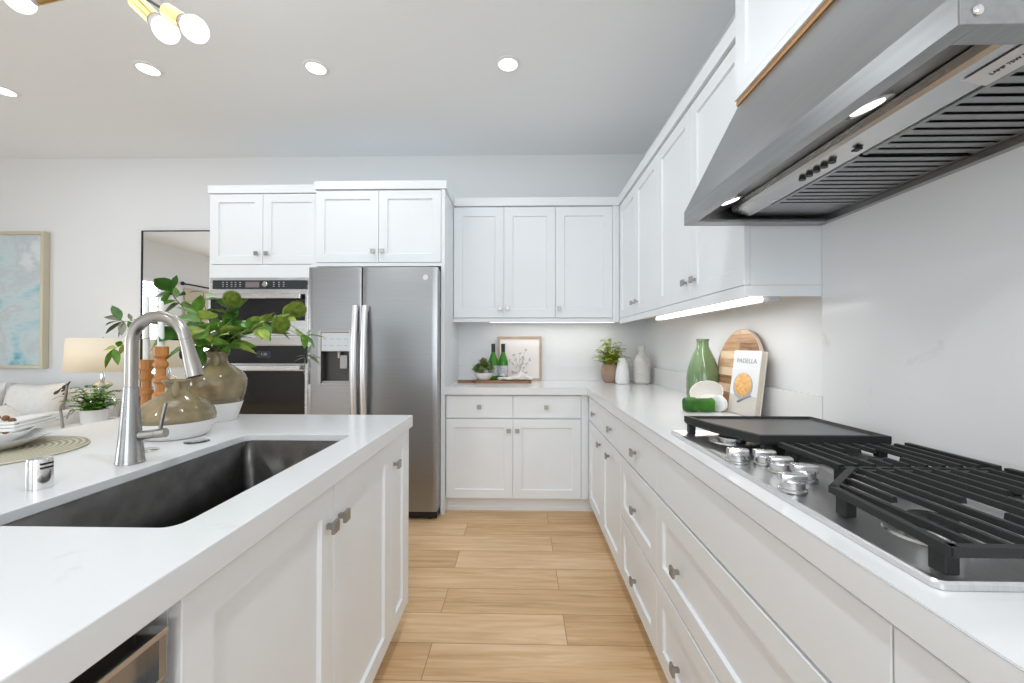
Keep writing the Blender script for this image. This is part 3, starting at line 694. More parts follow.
# sink
sk = thing('undermount_sink', 'dark stainless undermount sink in the island worktop', 'sink', ((SX0 + SX1) / 2, (SY0 + SY1) / 2, .65))
bm = bm_(); e = .0015
sec = [(0, 0), (0, .8925), (0, .70), (.008, .675), (.030, .664), (.10, .660)]
rs = [loop(bm, rrect(SX0 - e + d + (0), SX1 + e - d, SY0 - e + d, SY1 + e - d, max(.02, .03 - d * .2), 6), z) for d, z in sec[1:]]
for A, B in zip(rs[:-1], rs[1:]):
    n = len(A)
    for k in range(n): bm.faces.new((A[k], A[(k + 1) % n], B[(k + 1) % n], B[k]))
bm.faces.new(rs[-1])
bl = obj('bowl', bm, sink_m, sk, angle=50)
sm = bl.modifiers.new('thick', 'SOLIDIFY'); sm.thickness = .0015; sm.offset = -1
bm = bm_(); lathe(bm, [(.045, 0), (.045, .003), (.035, .003), (.03, .0005)], (-.755, 1.03, .6605), 28); obj('drain', bm, steel_m, sk)
# faucet
fc = thing('kitchen_faucet', 'brushed nickel pull-down faucet behind the island sink', 'faucet', (-1.012, 1.037, .9155))
fx, fy = -1.012, 1.037
bm = bm_(); lathe(bm, [(.0305, .9155), (.0305, .920), (.0295, .922), (.0235, .99), (.0185, 1.06), (.0155, 1.112)], (fx, fy, 0), 36); fb = obj('body', bm, mat('faucet_steel', (.35, .345, .34), .26, 1, noise=.05, nscale=40, stretch=(30, 30, 1)), fc)
cx, cz_, rr = fx + .072, 1.224, .072
P = [(fx, fy, 1.1125), (fx, fy, 1.17), (fx, fy, 1.21)]
for i in range(19):
    a = R(180 - i * 9.45); P.append((cx + rr * math.cos(a), fy, cz_ + rr * math.sin(a)))
bm = bm_(); tube(bm, P, .0142, 20); obj('neck', bm, nickel_m, fc)
e0 = Vector(P[-1]); e1 = Vector((.27, 0, -.96)).normalized()
bm = bm_(); tube(bm, [e0 + e1 * .001, e0 + e1 * .025, e0 + e1 * .075, e0 + e1 * .100], [.0143, .0150, .0188, .0196], 24); hd = obj('spray_head', bm, nickel_m, fc)
bm = bm_(); tube(bm, [e0 + e1 * .1005, e0 + e1 * .1025], [.017, .016], 20); obj('spray_face', bm, black_m, hd)
bm = bm_(); q = e0 + e1 * .040 + Vector((-.0155, -.005, 0)); sphere(bm, q, .0085, 14, (.5, 1, 1.6)); obj('spray_button', bm, black_m, hd)
h0 = Vector((fx + .0225, fy + .003, .986)); h1 = Vector((fx + .083, fy + .012, .992))
bm = bm_(); tube(bm, [h0, h0.lerp(h1, .62)], .0115, 18); hb = obj('handle', bm, nickel_m, fc)
bm = bm_(); tube(bm, [h0.lerp(h1, .64), h1], .0120, 18); obj('handle_hub', bm, nickel_m, hb)
bm = bm_(); m0 = h0.lerp(h1, .78) + Vector((0, 0, .011)); tube(bm, [m0, m0 + Vector((.006, 0, .03)), m0 + Vector((.015, 0, .068))], [.0048, .0045, .0042], 12); obj('lever', bm, nickel_m, hb)
# air gap
ag = thing('air_gap', 'short polished cylinder air gap on the island worktop near the placemat', 'air gap', (-1.03, .853, .9155))
bm = bm_(); lathe(bm, [(.0205, .9157), (.0205, .974), (.0195, .978), (.008, .979)], (-1.03, .853, 0), 32); cpn = obj('cap', bm, chrome_m, ag)
bm = bm_()
for z in (.960, .9685): box(bm, -1.03 + .0165, -1.03 + .0208, .853 - .014, .853 + .008, z - .002, z + .002)
obj('vent_slot', bm, black_m, cpn, flat=True)
bm = bm_(); lathe(bm, [(.026, .9157), (.026, .919), (.022, .921), (.002, .921)], (-1.075, 1.155, 0), 28)
tag(obj('air_switch', bm, chrome_m), 'small round metal button on the island worktop just left of the faucet', 'button')
bm = bm_(); lathe(bm, [(.033, .9157), (.034, .918), (.030, .920), (.014, .9195), (.004, .9195)], (-1.018, 1.262, 0), 28)
tag(obj('glass_disc', bm, clear_m), 'small clear glass disc lying between the faucet and round jug', 'disc')

# ------------------------------------------------------------------ place setting on the island
def woven():
    m = weave_m; nt = m.node_tree; N = nt.nodes; L = nt.links; b = N['Principled BSDF']
    tc = N.new('ShaderNodeTexCoord'); w = N.new('ShaderNodeTexWave'); w.wave_type = 'RINGS'; w.rings_direction = 'Z'; w.inputs['Scale'].default_value = 22; w.inputs['Distortion'].default_value = .6; w.inputs['Detail Scale'].default_value = 8
    L.new(tc.outputs['Object'], w.inputs[0]); cr = N.new('ShaderNodeValToRGB'); cr.color_ramp.elements[0].color = (.33, .30, .21, 1); cr.color_ramp.elements[1].color = (.60, .56, .44, 1)
    L.new(w.outputs[0], cr.inputs[0]); L.new(cr.outputs[0], b.inputs['Base Color'])
    bp = N.new('ShaderNodeBump'); bp.inputs['Strength'].default_value = .6; bp.inputs['Distance'].default_value = .004; L.new(w.outputs[0], bp.inputs['Height']); L.new(bp.outputs[0], b.inputs['Normal'])
woven()
px, py = -1.495, 1.105
bm = bm_(); lathe(bm, [(.205, .9157), (.207, .919), (.203, .9225), (.01, .9225)], (px, py, 0), 56)
tag(obj('placemat', bm, weave_m), 'round woven beige placemat on the island', 'placemat')
bm = bm_(); lathe(bm, [(.085, .9228), (.095, .928), (.142, .952), (.145, .955), (.140, .9545), (.094, .932), (.085, .9275), (.002, .9275)], (px - .05, py + .02, 0), 56)
tag(obj('dinner_plate', bm, white_m), 'large white plate on the woven placemat, under a smaller plate', 'plate')
bm = bm_(); lathe(bm, [(.06, .9279), (.07, .934), (.112, .966), (.115, .970), (.110, .9695), (.07, .938), (.002, .9365)], (px - .06, py + .02, 0), 48)
tag(obj('salad_plate', bm, white_m), 'smaller white plate stacked on the large plate', 'plate')
bm = bm_(); n = 10
for k_ in range(3):
    z = .9706 + k_ * .009
    box(bm, -.10 + k_ * .006, .10 - k_ * .012, -.034 + k_ * .003, .034 - k_ * .003, z, z + .0082, .003)
bmesh.ops.rotate(bm, verts=bm.verts, cent=(0, 0, .97), matrix=Matrix.Rotation(R(112), 3, 'Z')); bmesh.ops.translate(bm, verts=bm.verts, vec=(-1.530, 1.225, 0))
tag(obj('folded_napkin', bm, napkin_m), 'folded white napkin lying across the smaller plate', 'napkin')
bm = bm_()
for i in range(12):
    a = 2 * math.pi * i / 12; sphere(bm, (-1.520 + .036 * math.cos(a), 1.150 + .015 * math.cos(a), .988 + .022 * math.sin(a)), .0085, 10)
tag(obj('napkin_ring', bm, bead_m), 'brown wooden bead napkin ring at the left edge on the napkin', 'napkin ring')

# ------------------------------------------------------------------ jugs, candles
def jug(label, x, y, glass, white, strap):
    j = thing('jug', label, 'jug', (x, y, .9155), 'two-tone jugs on the island')
    bm = bm_(); lathe(bm, white, (x, y, 0), 48); obj('white_base', bm, vasew_m, j)
    bm = bm_(); lathe(bm, glass, (x, y, 0), 48, cap=False); g = obj('glass_body', bm, olive_m, j)
    s = g.modifiers.new('wall', 'SOLIDIFY'); s.thickness = .004; s.offset = -1
    for sx in strap:
        bm = bm_(); P = smoothpath([(x + a * sx[0], y + a * sx[1], z) for a, z in sx[2]], 5); tube(bm, P, [.0085] * len(P), 10); obj('handle', bm, olive_m, j)
    return j
jug('squat round jug, olive glass above and white below, right behind the faucet', -1.155, 1.345,
    [(0.1092, .9705), (0.1103, .985), (0.1044, 1.005), (0.0882, 1.026), (0.0630, 1.045), (0.0396, 1.057), (0.0324, 1.066), (0.0306, 1.082), (0.0360, 1.096), (0.0423, 1.101)],
    [(0.0774, .9157), (0.0828, .918), (0.0936, .934), (0.1013, .9515), (0.1075, .964), (0.1090, .970)], [(.6, -.8, [(0.0297, 1.094), (0.0468, 1.090), (0.0504, 1.070), (0.0486, 1.052)])])
jug('taller jug, tan glass above and white below, holding the green leafy branches', -1.241, 1.64,
    [(0.0914, .990), (0.0980, 1.02), (0.1037, 1.055), (0.1050, 1.078), (0.0989, 1.098), (0.0805, 1.118), (0.0578, 1.135), (0.0403, 1.147), (0.0359, 1.157), (0.0354, 1.175), (0.0385, 1.187), (0.0411, 1.193)],
    [(0.0683, .9157), (0.0700, .918), (0.0910, .989)], [(.55, -.83, [(0.0350, 1.184), (0.0508, 1.178), (0.0525, 1.155), (0.0490, 1.140)])])
def holder(label, x, y, top, prof, ctop, clab):
    bm = bm_(); lathe(bm, [(r, z) for r, z in prof] , (x, y, 0), 12)
    tag(obj('candle_holder', bm, wood_o, angle=28), label, 'candle holder', 'orange wood candle holders')
    c = thing('taper_candle', clab, 'candle', (x, y, top), 'white taper candles')
    bm = bm_(); tube(bm, [(x, y, top + .0005), (x, y, top + .02), (x, y, ctop - .012), (x, y, ctop - .003), (x, y, ctop)], [.0105, .0105, .0085, .0065, .002], 16); obj('wax', bm, candle_m, c)
    bm = bm_(); tube(bm, [(x, y, ctop + .0002), (x + .001, y, ctop + .012)], .0012, 6); obj('wick', bm, ink_m, c)
def turned(top, ncells):
    prof = [(.032, .9157), (.032, .93), (.022, .937)]; z = .937; h = (top - .05 - z) / ncells
    for i in range(ncells): prof += [(.0165, z + h * .25), (.0165, z + h * .45), (.0235, z + h * .62), (.0235, z + h * .82), (.0165, z + h * .98)]; z += h
    prof += [(.0165, top - .046), (.024, top - .034), (.024, top - .002), (.0225, top), (.012, top)]
    return prof
holder('shorter turned orange wood candle holder behind the round jug, left one', -1.462, 1.56, 1.163, turned(1.163, 3), 1.411, 'white taper candle in the shorter wood holder')
holder('taller turned orange wood candle holder behind the round jug, right one', -1.333, 1.48, 1.215, turned(1.215, 4), 1.385, 'white taper candle in the taller wood holder')

# ------------------------------------------------------------------ branches in the tall jug
def leaf(bm, base, d, length, width, droop=.25, roll=0, side=None):
    d = Vector(d).normalized(); s = side or d.cross(Vector((0, 0, 1)))
    if s.length < .05: s = Vector((1, 0, 0))
    s.normalize(); s = Matrix.Rotation(roll, 3, d) @ s; up = s.cross(d)
    prof = [(0, .06), (.14, .55), (.32, .95), (.5, 1), (.7, .78), (.87, .4), (1, .02)]
    L_, C_, R_ = [], [], []
    for t, w in prof:
        c = Vector(base) + d * length * t - Vector((0, 0, droop * length * t * t))
        C_.append(bm.verts.new(c)); L_.append(bm.verts.new(c + s * w * width / 2 + up * .12 * width * w)); R_.append(bm.verts.new(c - s * w * width / 2 + up * .12 * width * w))
    for i in range(len(prof) - 1):
        bm.faces.new((C_[i], C_[i + 1], L_[i + 1], L_[i])); bm.faces.new((R_[i], R_[i + 1], C_[i + 1], C_[i]))
BASE = Vector((-1.241, 1.64, 0))
def branch(label, pts, leaves, lm, r=.0028, sm=stem_m, name='leafy_branch', extra=None):
    """pts: stem points in the room; leaves: (where along stem 0..1, direction, length, width)"""
    b = thing(name, label, 'branch', (BASE.x, BASE.y, 1.0), 'branches in the tall jug')
    k_ = len([1 for o in COL.objects if o.name.startswith(name)]); a = k_ * 2.1
    foot = BASE + Vector((.013 * math.cos(a), .013 * math.sin(a), 1.05)); neck = BASE + Vector((.020 * math.cos(a + .6), .020 * math.sin(a + .6), 1.185))
    P = smoothpath([foot, neck] + [Vector(p) for p in pts[1:]], 6)
    bm = bm_(); tube(bm, P, [r * (1 - .6 * i / len(P)) for i in range(len(P))], 7); obj('stem', bm, sm, b)
    mats = lm if isinstance(lm, list) else [lm]
    bms = [bm_() for _ in mats]
    for i, (t, d, L_, w) in enumerate(leaves):
        q = P[min(len(P) - 1, int(t * (len(P) - 1)))]
        leaf(bms[i % len(mats)], q, d, L_ * 1.12, w * 1.22, random.uniform(.05, .35), random.uniform(-.9, .9))
    for m_, q in zip(mats, bms): obj('foliage', q, m_, b, angle=80)
    if extra: extra(b, P)
    return b
def rl(n, t0, t1, main, spread, L_, w):
    out = []
    for i in range(n):
        d = Vector(main) + Vector((random.uniform(-1, 1), random.uniform(-1, 1), random.uniform(-1, 1))) * spread
        out.append((t0 + (t1 - t0) * (i + random.random() * .5) / n, d, L_ * random.uniform(.75, 1.25), w * random.uniform(.8, 1.2)))
    return out
branch('long thin branch reaching farthest left past the faucet with dull green leaves', [(-1.24, 1.62, 1.193), (-1.303, 1.60, 1.281), (-1.399, 1.57, 1.322), (-1.489, 1.56, 1.324), (-1.537, 1.56, 1.313), (-1.57, 1.56, 1.318)],
       [(.98, (-.5, 0, 1), .07, .026), (.96, (-1, 0, .45), .072, .024), (.95, (-1, .1, -.05), .065, .024), (.93, (.1, -.2, -1), .05, .022), (.93, (-.9, 0, -.6), .075, .026), (.9, (-.5, .1, -1), .06, .024), (.86, (.6, 0, -.7), .05, .022), (.8, (-.3, 0, .8), .03, .012), (.55, (.1, 0, 1), .05, .02)], [leafd_m, leafg_m], r=.002)
branch('thin branch drooping left in front of the lampshade with pale green leaves', [(-1.24, 1.62, 1.193), (-1.278, 1.55, 1.232), (-1.40, 1.50, 1.245), (-1.475, 1.49, 1.225), (-1.515, 1.48, 1.205)],
       [(.99, (-.55, 0, -1), .06, .026), (.96, (-1, 0, .1), .045, .02), (.90, (.35, 0, 1), .03, .018), (.87, (1, -.1, -.2), .035, .018), (.97, (.3, 0, -1), .05, .02), (.80, (-.6, 0, -.9), .04, .018)], [leaf_m, leafy_m], r=.0016)
branch('upright branch of pointed dark leaves behind the faucet arch', [(-1.236, 1.62, 1.193), (-1.30, 1.63, 1.29), (-1.37, 1.64, 1.36), (-1.425, 1.64, 1.42), (-1.432, 1.64, 1.455)],
       [(.98, (.3, 0, 1), .06, .02), (.93, (-.7, 0, .8), .07, .026)] + rl(16, .45, .98, (-.2, -.1, -.15), .9, .085, .042), [leafd_m, leaf_m])
branch('sparse brown twig rising between the mirror and the oven with slim leaves', [(-1.247, 1.64, 1.192), (-1.31, 1.70, 1.30), (-1.36, 1.72, 1.39), (-1.38, 1.74, 1.45)],
       [(1, (-1, 0, .25), .06, .018), (.96, (1, 0, -.05), .055, .016), (.85, (.9, 0, .2), .06, .022), (.7, (.8, 0, .4), .05, .022), (.6, (-.8, 0, .3), .06, .03)] + rl(7, .3, .7, (.1, -.2, 0), .9, .075, .036), [leafd_m, leaf_m], r=.0018)
def pom(b, c, r):
    bm = bm_(); sphere(bm, c, r * .78, 20)
    for i in range(420):
        z = 1 - 2 * (i + .5) / 420; ph = i * 2.39996; q = math.sqrt(1 - z * z); d = Vector((q * math.cos(ph), q * math.sin(ph), z)); u, w, _ = basis(d); c_ = Vector(c)
        p = c_ + d * r * .72; t = c_ + d * r * random.uniform(.98, 1.06); s_ = r * .055
        a = [bm.verts.new(p + u * s_), bm.verts.new(p - u * s_ * .5 + w * s_), bm.verts.new(p - u * s_ * .5 - w * s_)]; tv = bm.verts.new(t)
        for k_ in range(3): bm.faces.new((a[k_], a[(k_ + 1) % 3], tv))
    obj('flower_head', bm, pom_m, b, angle=60)
branch('pompom stem standing tallest in the jug, in front of the upper oven', [(-1.243, 1.64, 1.193), (-1.205, 1.60, 1.27), (-1.165, 1.58, 1.345), (-1.142, 1.58, 1.388)],
       [(.3, (-.5, -.6, .3), .08, .05), (.42, (.6, -.6, .3), .085, .05), (.55, (-.7, -.5, .2), .07, .04), (.5, (.7, .2, .4), .08, .04), (.7, (.7, -.5, .3), .06, .03), (.75, (-.4, -.7, .3), .05, .026)], [leaf_m, leafy_m], sm=stemg_m, name='pompom_stem', extra=lambda b, P: pom(b, (-1.139, 1.58, 1.405), .034))
branch('pompom stem leaning right, its round head farthest right against the oven', [(-1.239, 1.64, 1.193), (-1.154, 1.62, 1.258), (-1.039, 1.60, 1.305), (-.947, 1.58, 1.335), (-.893, 1.58, 1.352)],
       [(.6, (.8, 0, .8), .08, .03), (.72, (.9, -.2, .2), .09, .034), (.8, (.8, -.3, -.1), .08, .036), (.66, (.6, -.5, -.4), .07, .032), (.85, (.6, .1, .9), .06, .026), (.5, (.3, -.3, 1), .06, .02)], [leafy_m, leaf_m], sm=stemg_m, name='pompom_stem', extra=lambda b, P: pom(b, (-.879, 1.58, 1.361), .036))
branch('pompom stem with the lowest round head, right of the jug below the other', [(-1.239, 1.64, 1.193), (-1.16, 1.60, 1.245), (-1.05, 1.55, 1.278), (-.955, 1.53, 1.290), (-.925, 1.53, 1.298)],
       [(.65, (.7, -.3, .6), .08, .034), (.8, (.9, 0, .5), .07, .03), (.7, (.6, -.4, -.5), .07, .03), (.88, (.8, .2, -.3), .06, .028)], [leafy_m, leaf_m], sm=stemg_m, name='pompom_stem', extra=lambda b, P: pom(b, (-.912, 1.53, 1.300), .034))
branch('leafy branch of mixed green filling the middle of the bouquet behind the broad leaves', [(-1.241, 1.66, 1.193), (-1.25, 1.68, 1.26), (-1.24, 1.70, 1.33), (-1.23, 1.70, 1.39)],
       rl(20, .3, 1, (.0, -.3, .15), .9, .085, .045), [leafd_m, leaf_m, leafd_m])
branch('leafy branch spreading right of the jug mouth beneath the pompoms', [(-1.235, 1.65, 1.193), (-1.18, 1.67, 1.25), (-1.10, 1.68, 1.30), (-1.03, 1.68, 1.33)],
       rl(20, .35, 1, (.35, -.3, .15), .85, .085, .038), [leaf_m, leafy_m, leafd_m])
branch('branch of broad bright leaves leaning forward over the jug mouth', [(-1.241, 1.62, 1.193), (-1.235, 1.57, 1.25), (-1.22, 1.53, 1.30), (-1.205, 1.50, 1.345)],
       [(.98, (.3, -.3, 1), .07, .05), (.8, (-.9, -.2, .35), .095, .055), (.85, (.8, -.3, .4), .085, .052), (.6, (-.9, -.3, -.1), .09, .055), (.65, (.6, -.6, -.1), .09, .055), (.5, (-.4, -.8, -.2), .085, .052), (.9, (-.5, -.5, .4), .075, .045), (.45, (.8, -.3, .1), .085, .045), (.7, (.1, -1, -.1), .075, .045)], [leaf_m, leaf_m, leafy_m], sm=stemg_m)
branch('low branch of large dark leaves spreading left over the round jug', [(-1.25, 1.63, 1.193), (-1.29, 1.58, 1.245), (-1.33, 1.55, 1.285), (-1.36, 1.53, 1.30)],
       [(1, (-.9, -.1, .2), .08, .045)] + rl(10, .35, .95, (-.45, -.35, .05), .75, .095, .052), [leafd_m, leaf_m])
branch('branch of long pale leaves curling low at the mouth of the jug', [(-1.235, 1.62, 1.193), (-1.22, 1.58, 1.215), (-1.20, 1.55, 1.235)],
       [(.75, (-.95, -.3, .25), .085, .04), (.8, (.85, -.3, .3), .10, .045), (.9, (.9, 0, .75), .09, .04), (.7, (-.7, -.6, .6), .08, .04), (.95, (.2, -.6, .6), .06, .035)], [leafy_m, leaf_m], sm=stemg_m)
branch('branch with a long dark leaf pointing right toward the lower oven', [(-1.239, 1.64, 1.193), (-1.20, 1.66, 1.245), (-1.14, 1.68, 1.278), (-1.09, 1.70, 1.285)],
       [(.9, (1, -.1, .02), .13, .045), (.75, (.9, -.3, .5), .10, .045), (.8, (.6, .2, .9), .09, .04), (.6, (.7, -.4, .2), .09, .04), (1, (1, 0, .5), .08, .03), (.95, (.9, -.4, -.3), .07, .035)], [leafd_m, leaf_m])
branch('thin branch arching far right toward the fridge with pale leaves at its tip', [(-1.239, 1.64, 1.193), (-1.17, 1.70, 1.262), (-1.086, 1.72, 1.305), (-1.003, 1.73, 1.312), (-.945, 1.73, 1.275), (-.92, 1.73, 1.262)],
       [(.99, (1, 0, .02), .085, .028), (.98, (.6, -.1, -.6), .05, .02), (.96, (.7, -.3, .5), .05, .02), (.9, (.2, -.2, -1), .045, .03), (.75, (.6, -.3, -.6), .06, .032), (.65, (.5, -.2, .8), .08, .03), (.55, (.6, -.4, .5), .08, .036)], [leafy_m, leaf_m], r=.0018)
branch('bare twig with small grey leaves hanging down in front of the fridge edge', [(-1.239, 1.64, 1.193), (-1.155, 1.68, 1.268), (-1.009, 1.70, 1.290), (-.935, 1.71, 1.255), (-.90, 1.71, 1.20), (-.915, 1.71, 1.165)],
       [(.92, (1, 0, .05), .05, .012), (.93, (-1, 0, -.1), .045, .011), (.94, (.7, 0, -.3), .06, .012), (.96, (.9, 0, -.05), .055, .012), (.98, (-.8, 0, -.1), .045, .011), (.99, (-.1, 0, -1), .06, .014), (.97, (.4, 0, -1), .05, .013), (.9, (.3, 0, 1), .04, .01)], [leafg_m], r=.0014)

# ------------------------------------------------------------------ living area: art, mirror, sofa, table, lamp
def painting_material():
    m = bpy.data.materials.new('abstract_blue'); m.use_nodes = True; nt = m.node_tree; N = nt.nodes; L = nt.links; b = N['Principled BSDF']; b.inputs['Roughness'].default_value = .7
    tc = N.new('ShaderNodeTexCoord'); n1 = N.new('ShaderNodeTexNoise'); n1.inputs['Scale'].default_value = 2.6; n1.inputs['Detail'].default_value = 8; n1.inputs['Distortion'].default_value = .6; L.new(tc.outputs['Object'], n1.inputs[0])
    mp = N.new('ShaderNodeMapping'); mp.inputs['Scale'].default_value = (6, 1, 22); L.new(tc.outputs['Object'], mp.inputs[0]); n2 = N.new('ShaderNodeTexNoise'); n2.inputs['Scale'].default_value = 1.6; n2.inputs['Detail'].default_value = 6; L.new(mp.outputs[0], n2.inputs[0])
    cr = N.new('ShaderNodeValToRGB'); e = cr.color_ramp.elements; e[0].position = .36; e[0].color = (.12, .40, .50, 1); e[1].position = .62; e[1].color = (.66, .72, .74, 1)
    for p, c_ in ((.42, (.38, .58, .64, 1)), (.48, (.56, .66, .69, 1)), (.55, (.52, .57, .60, 1))): q = e.new(p); q.color = c_
    mx = N.new('ShaderNodeMix'); mx.data_type = 'FLOAT'; mx.inputs[0].default_value = .16; L.new(n1.outputs[0], mx.inputs[2]); L.new(n2.outputs[0], mx.inputs[3]); L.new(mx.outputs[0], cr.inputs[0]); L.new(cr.outputs[0], b.inputs['Base Color'])
    return m
a0, a1, z0, z1 = -5.18, -4.262, 1.01, 2.236
pt = thing('wall_art', 'abstract blue and white painting in a pale gold frame on the left', 'painting', (-4.72, YW - .03, 1.01))
bm = bm_(); w = .028
for A in ((a0, a0 + w, z0, z1), (a1 - w, a1, z0, z1), (a0 + w, a1 - w, z0, z0 + w), (a0 + w, a1 - w, z1 - w, z1)): box(bm, A[0], A[1], YW - .055, YW - .002, A[2], A[3], .002)
obj('frame', bm, gold_m, pt, flat=True)
bm = bm_(); box(bm, a0 + w, a1 - w, YW - .035, YW - .004, z0 + w, z1 - w); obj('canvas', bm, painting_material(), pt, flat=True)
mr = thing('floor_mirror', 'tall mirror in a thin black frame behind the lamp', 'mirror', (-2.96, YW - .02, 0))
m0, m1, mz = -3.392, -2.52, 2.243; w = .010
bm = bm_()
for A in ((m0, m0 + w, .002, mz), (m1 - w, m1, .002, mz), (m0 + w, m1 - w, .002, w), (m0 + w, m1 - w, mz - w, mz)): box(bm, A[0], A[1], YW - .034, YW - .016, A[2], A[3])
obj('frame', bm, blackf_m, mr, flat=True)
bm = bm_(); box(bm, m0 + w, m1 - w, YW - .028, YW - .018, w, mz - w); obj('glass', bm, mirror_m, mr, flat=True)
# sofa
sf = thing('sofa', 'white upholstered sofa by the wall under the painting', 'sofa', (-4.6, 3.1, 0))
bm = bm_(); box(bm, -5.53, -3.66, 2.65, 3.30, .12, .30, .02); obj('base', bm, fabric_m, sf)
for x0, x1 in ((-5.52, -4.60), (-4.595, -3.665)):
    bm = bm_(); box(bm, x0, x1, 2.64, 3.27, .301, .46, .035); obj('seat_cushion', bm, fabric_m, sf)
bm = bm_(); box(bm, -5.53, -3.66, 3.30, 3.53, .12, .84, .04); obj('backrest', bm, fabric_m, sf)
for x0, x1 in ((-5.70, -5.535), (-3.655, -3.54)):
    bm = bm_(); box(bm, x0, x1, 2.62, 3.53, .10, .705, .035); obj('armrest', bm, fabric_m, sf)
for x, y in ((-5.62, 2.7), (-3.60, 2.7), (-5.62, 3.45), (-3.60, 3.45)):
    bm = bm_(); cyl(bm, (x, y, 0), (x, y, .11), .022, .028, 14); obj('leg', bm, stem_m, sf)
def pillow(label, c, w, h, tx, rz, roll=0):
    bm = bm_(); n = 12; G_ = {}
    for s in (1, -1):
        for i in range(n + 1):
            for j in range(n + 1):
                u, v = 2 * i / n - 1, 2 * j / n - 1; edge = (1 - u ** 4) * (1 - v ** 4)
                if s == -1 and (i in (0, n) or j in (0, n)): G_[s, i, j] = G_[1, i, j]; continue
                k_ = 1 - .10 * (1 - abs(u * v)) * max(abs(u), abs(v)) ** 2
                G_[s, i, j] = bm.verts.new((u * w / 2 * k_, s * .085 * edge ** .6, v * h / 2 * k_))
        for i in range(n):
            for j in range(n): bm.faces.new((G_[s, i, j], G_[s, i + 1, j], G_[s, i + 1, j + 1], G_[s, i, j + 1]))
    bmesh.ops.transform(bm, verts=bm.verts, matrix=Matrix.Translation(c) @ Matrix.Rotation(R(rz), 4, 'Z') @ Matrix.Rotation(R(tx), 4, 'X') @ Matrix.Rotation(R(roll), 4, 'Y'))
    tag(obj('throw_pillow', bm, fabric_m, angle=80), label, 'pillow', 'white sofa pillows')
pillow('large white square pillow against the sofa back beside the armrest', (-3.895, 3.17, .70), .46, .44, -12, 0)
pillow('small white pillow tipped on its corner in front of the larger one', (-3.83, 2.93, .635), .22, .22, -10, 0, 42)
pillow('white pillow at the far left edge, only its corner in view', (-4.40, 3.17, .70), .46, .44, -12, 0)
# end table
et = thing('end_table', 'white end table beyond the island beside the sofa', 'table', (-3.24, 3.1, 0))
bm = bm_(); box(bm, -3.53, -2.95, 2.74, 3.46, .56, .60, .004); obj('tabletop', bm, white_m, et, flat=True)
bm = bm_(); box(bm, -3.51, -2.97, 2.76, 3.44, .14, .165, .003); obj('shelf', bm, white_m, et, flat=True)
for x, y in ((-3.50, 2.77), (-2.98, 2.77), (-3.50, 3.43), (-2.98, 3.43)):
    bm = bm_(); box(bm, x - .022, x + .022, y - .022, y + .022, 0, .559, .003); obj('leg', bm, white_m, et, flat=True)
lm = thing('table_lamp', 'table lamp with a wide cream shade and silver ball base', 'lamp', (-3.41, 3.25, .601))
lx, ly = -3.41, 3.25
bm = bm_(); lathe(bm, [(.075, .601), (.075, .612), (.03, .62), (.016, .64), (.045, .665), (.082, .71), (.092, .755), (.080, .80), (.045, .835), (.016, .85), (.05, .872), (.066, .895), (.05, .915), (.014, .925), (.016, .95), (.012, .99)], (lx, ly, 0), 28); obj('base', bm, crystal_m, lm)
bm = bm_(); lathe(bm, [(.222, 1.008), (.210, 1.274)], (lx, ly, 0), 48, cap=False); sh = obj('lamp_shade', bm, shade_m, lm)
s = sh.modifiers.new('cloth', 'SOLIDIFY'); s.thickness = .003
bm = bm_(); cyl(bm, (lx, ly, .9905), (lx, ly, 1.285), .005, n=10)
for a in (0, 120, 240): cyl(bm, (lx, ly, 1.262), (lx + .212 * math.cos(R(a)), ly + .212 * math.sin(R(a)), 1.262), .002, n=6)
obj('harp', bm, chrome_m, lm)
bm = bm_(); sphere(bm, (lx + .03, ly, 1.13), .03, 16); obj('bulb', bm, mat('warm_bulb', (1, .9, .75), .4, emit=(1, .80, .52), estr=3), lm)
d = bpy.data.lights.new('table_lamp_light', 'POINT'); d.energy = 2.5; d.color = (1, .80, .55); d.shadow_soft_size = .05; q = bpy.data.objects.new('table_lamp_light', d); COL.objects.link(q); q.location = (lx - .05, ly, 1.14)
# fern in white pot
def fern(name, label, pot_prof, pc, soil_r, soil_z, nf, L_, rise, m_, pot_m, lw=.02, seedv=1, spread=1.0, soil=soil_m, cat='potted plant'):
    random.seed(seedv); f = thing(name, label, cat, pc)
    bm = bm_(); lathe(bm, [(r, pc[2] + z) for r, z in pot_prof], (pc[0], pc[1], 0), 36); p_ = obj('pot', bm, pot_m, f)
    bm = bm_(); lathe(bm, [(soil_r, soil_z - .004), (soil_r * .8, soil_z + .006), (.003, soil_z + .010)], (pc[0], pc[1], 0), 24); obj('moss', bm, soil, f)
    bm = bm_()
    for i in range(nf):
        a = i * 2.39996 + random.uniform(-.3, .3); l_ = L_ * random.uniform(.6, 1.1); up = rise * random.uniform(.45, 1.25) * (1.25 - .75 * i / nf * 1.2)
        base = Vector((pc[0] + .012 * math.cos(a), pc[1] + .012 * math.sin(a), soil_z)); P = []
        for k_ in range(9):
            t = k_ / 8; P.append(base + Vector((math.cos(a), math.sin(a), 0)) * l_ * t * spread * (.35 + .65 * i / nf + .25) + Vector((0, 0, up * (1.6 * t - .9 * t * t))))
        tube(bm, P, [.0016 * (1 - .7 * k_ / 8) for k_ in range(9)], 5)
        for k_ in range(2, 9):
            d = (P[k_] - P[k_ - 1]).normalized(); s = d.cross(Vector((0, 0, 1))).normalized()
            for sg in (-1, 1):
                leaf(bm, P[k_], s * sg + d * .55 + Vector((0, 0, .1)), l_ * .34 * (1.1 - .09 * k_), lw * (1.15 - .08 * k_), .3)
            if k_ == 8: leaf(bm, P[k_], d, l_ * .2, lw, .2)
    obj('fronds', bm, m_, f, angle=80)
    return f
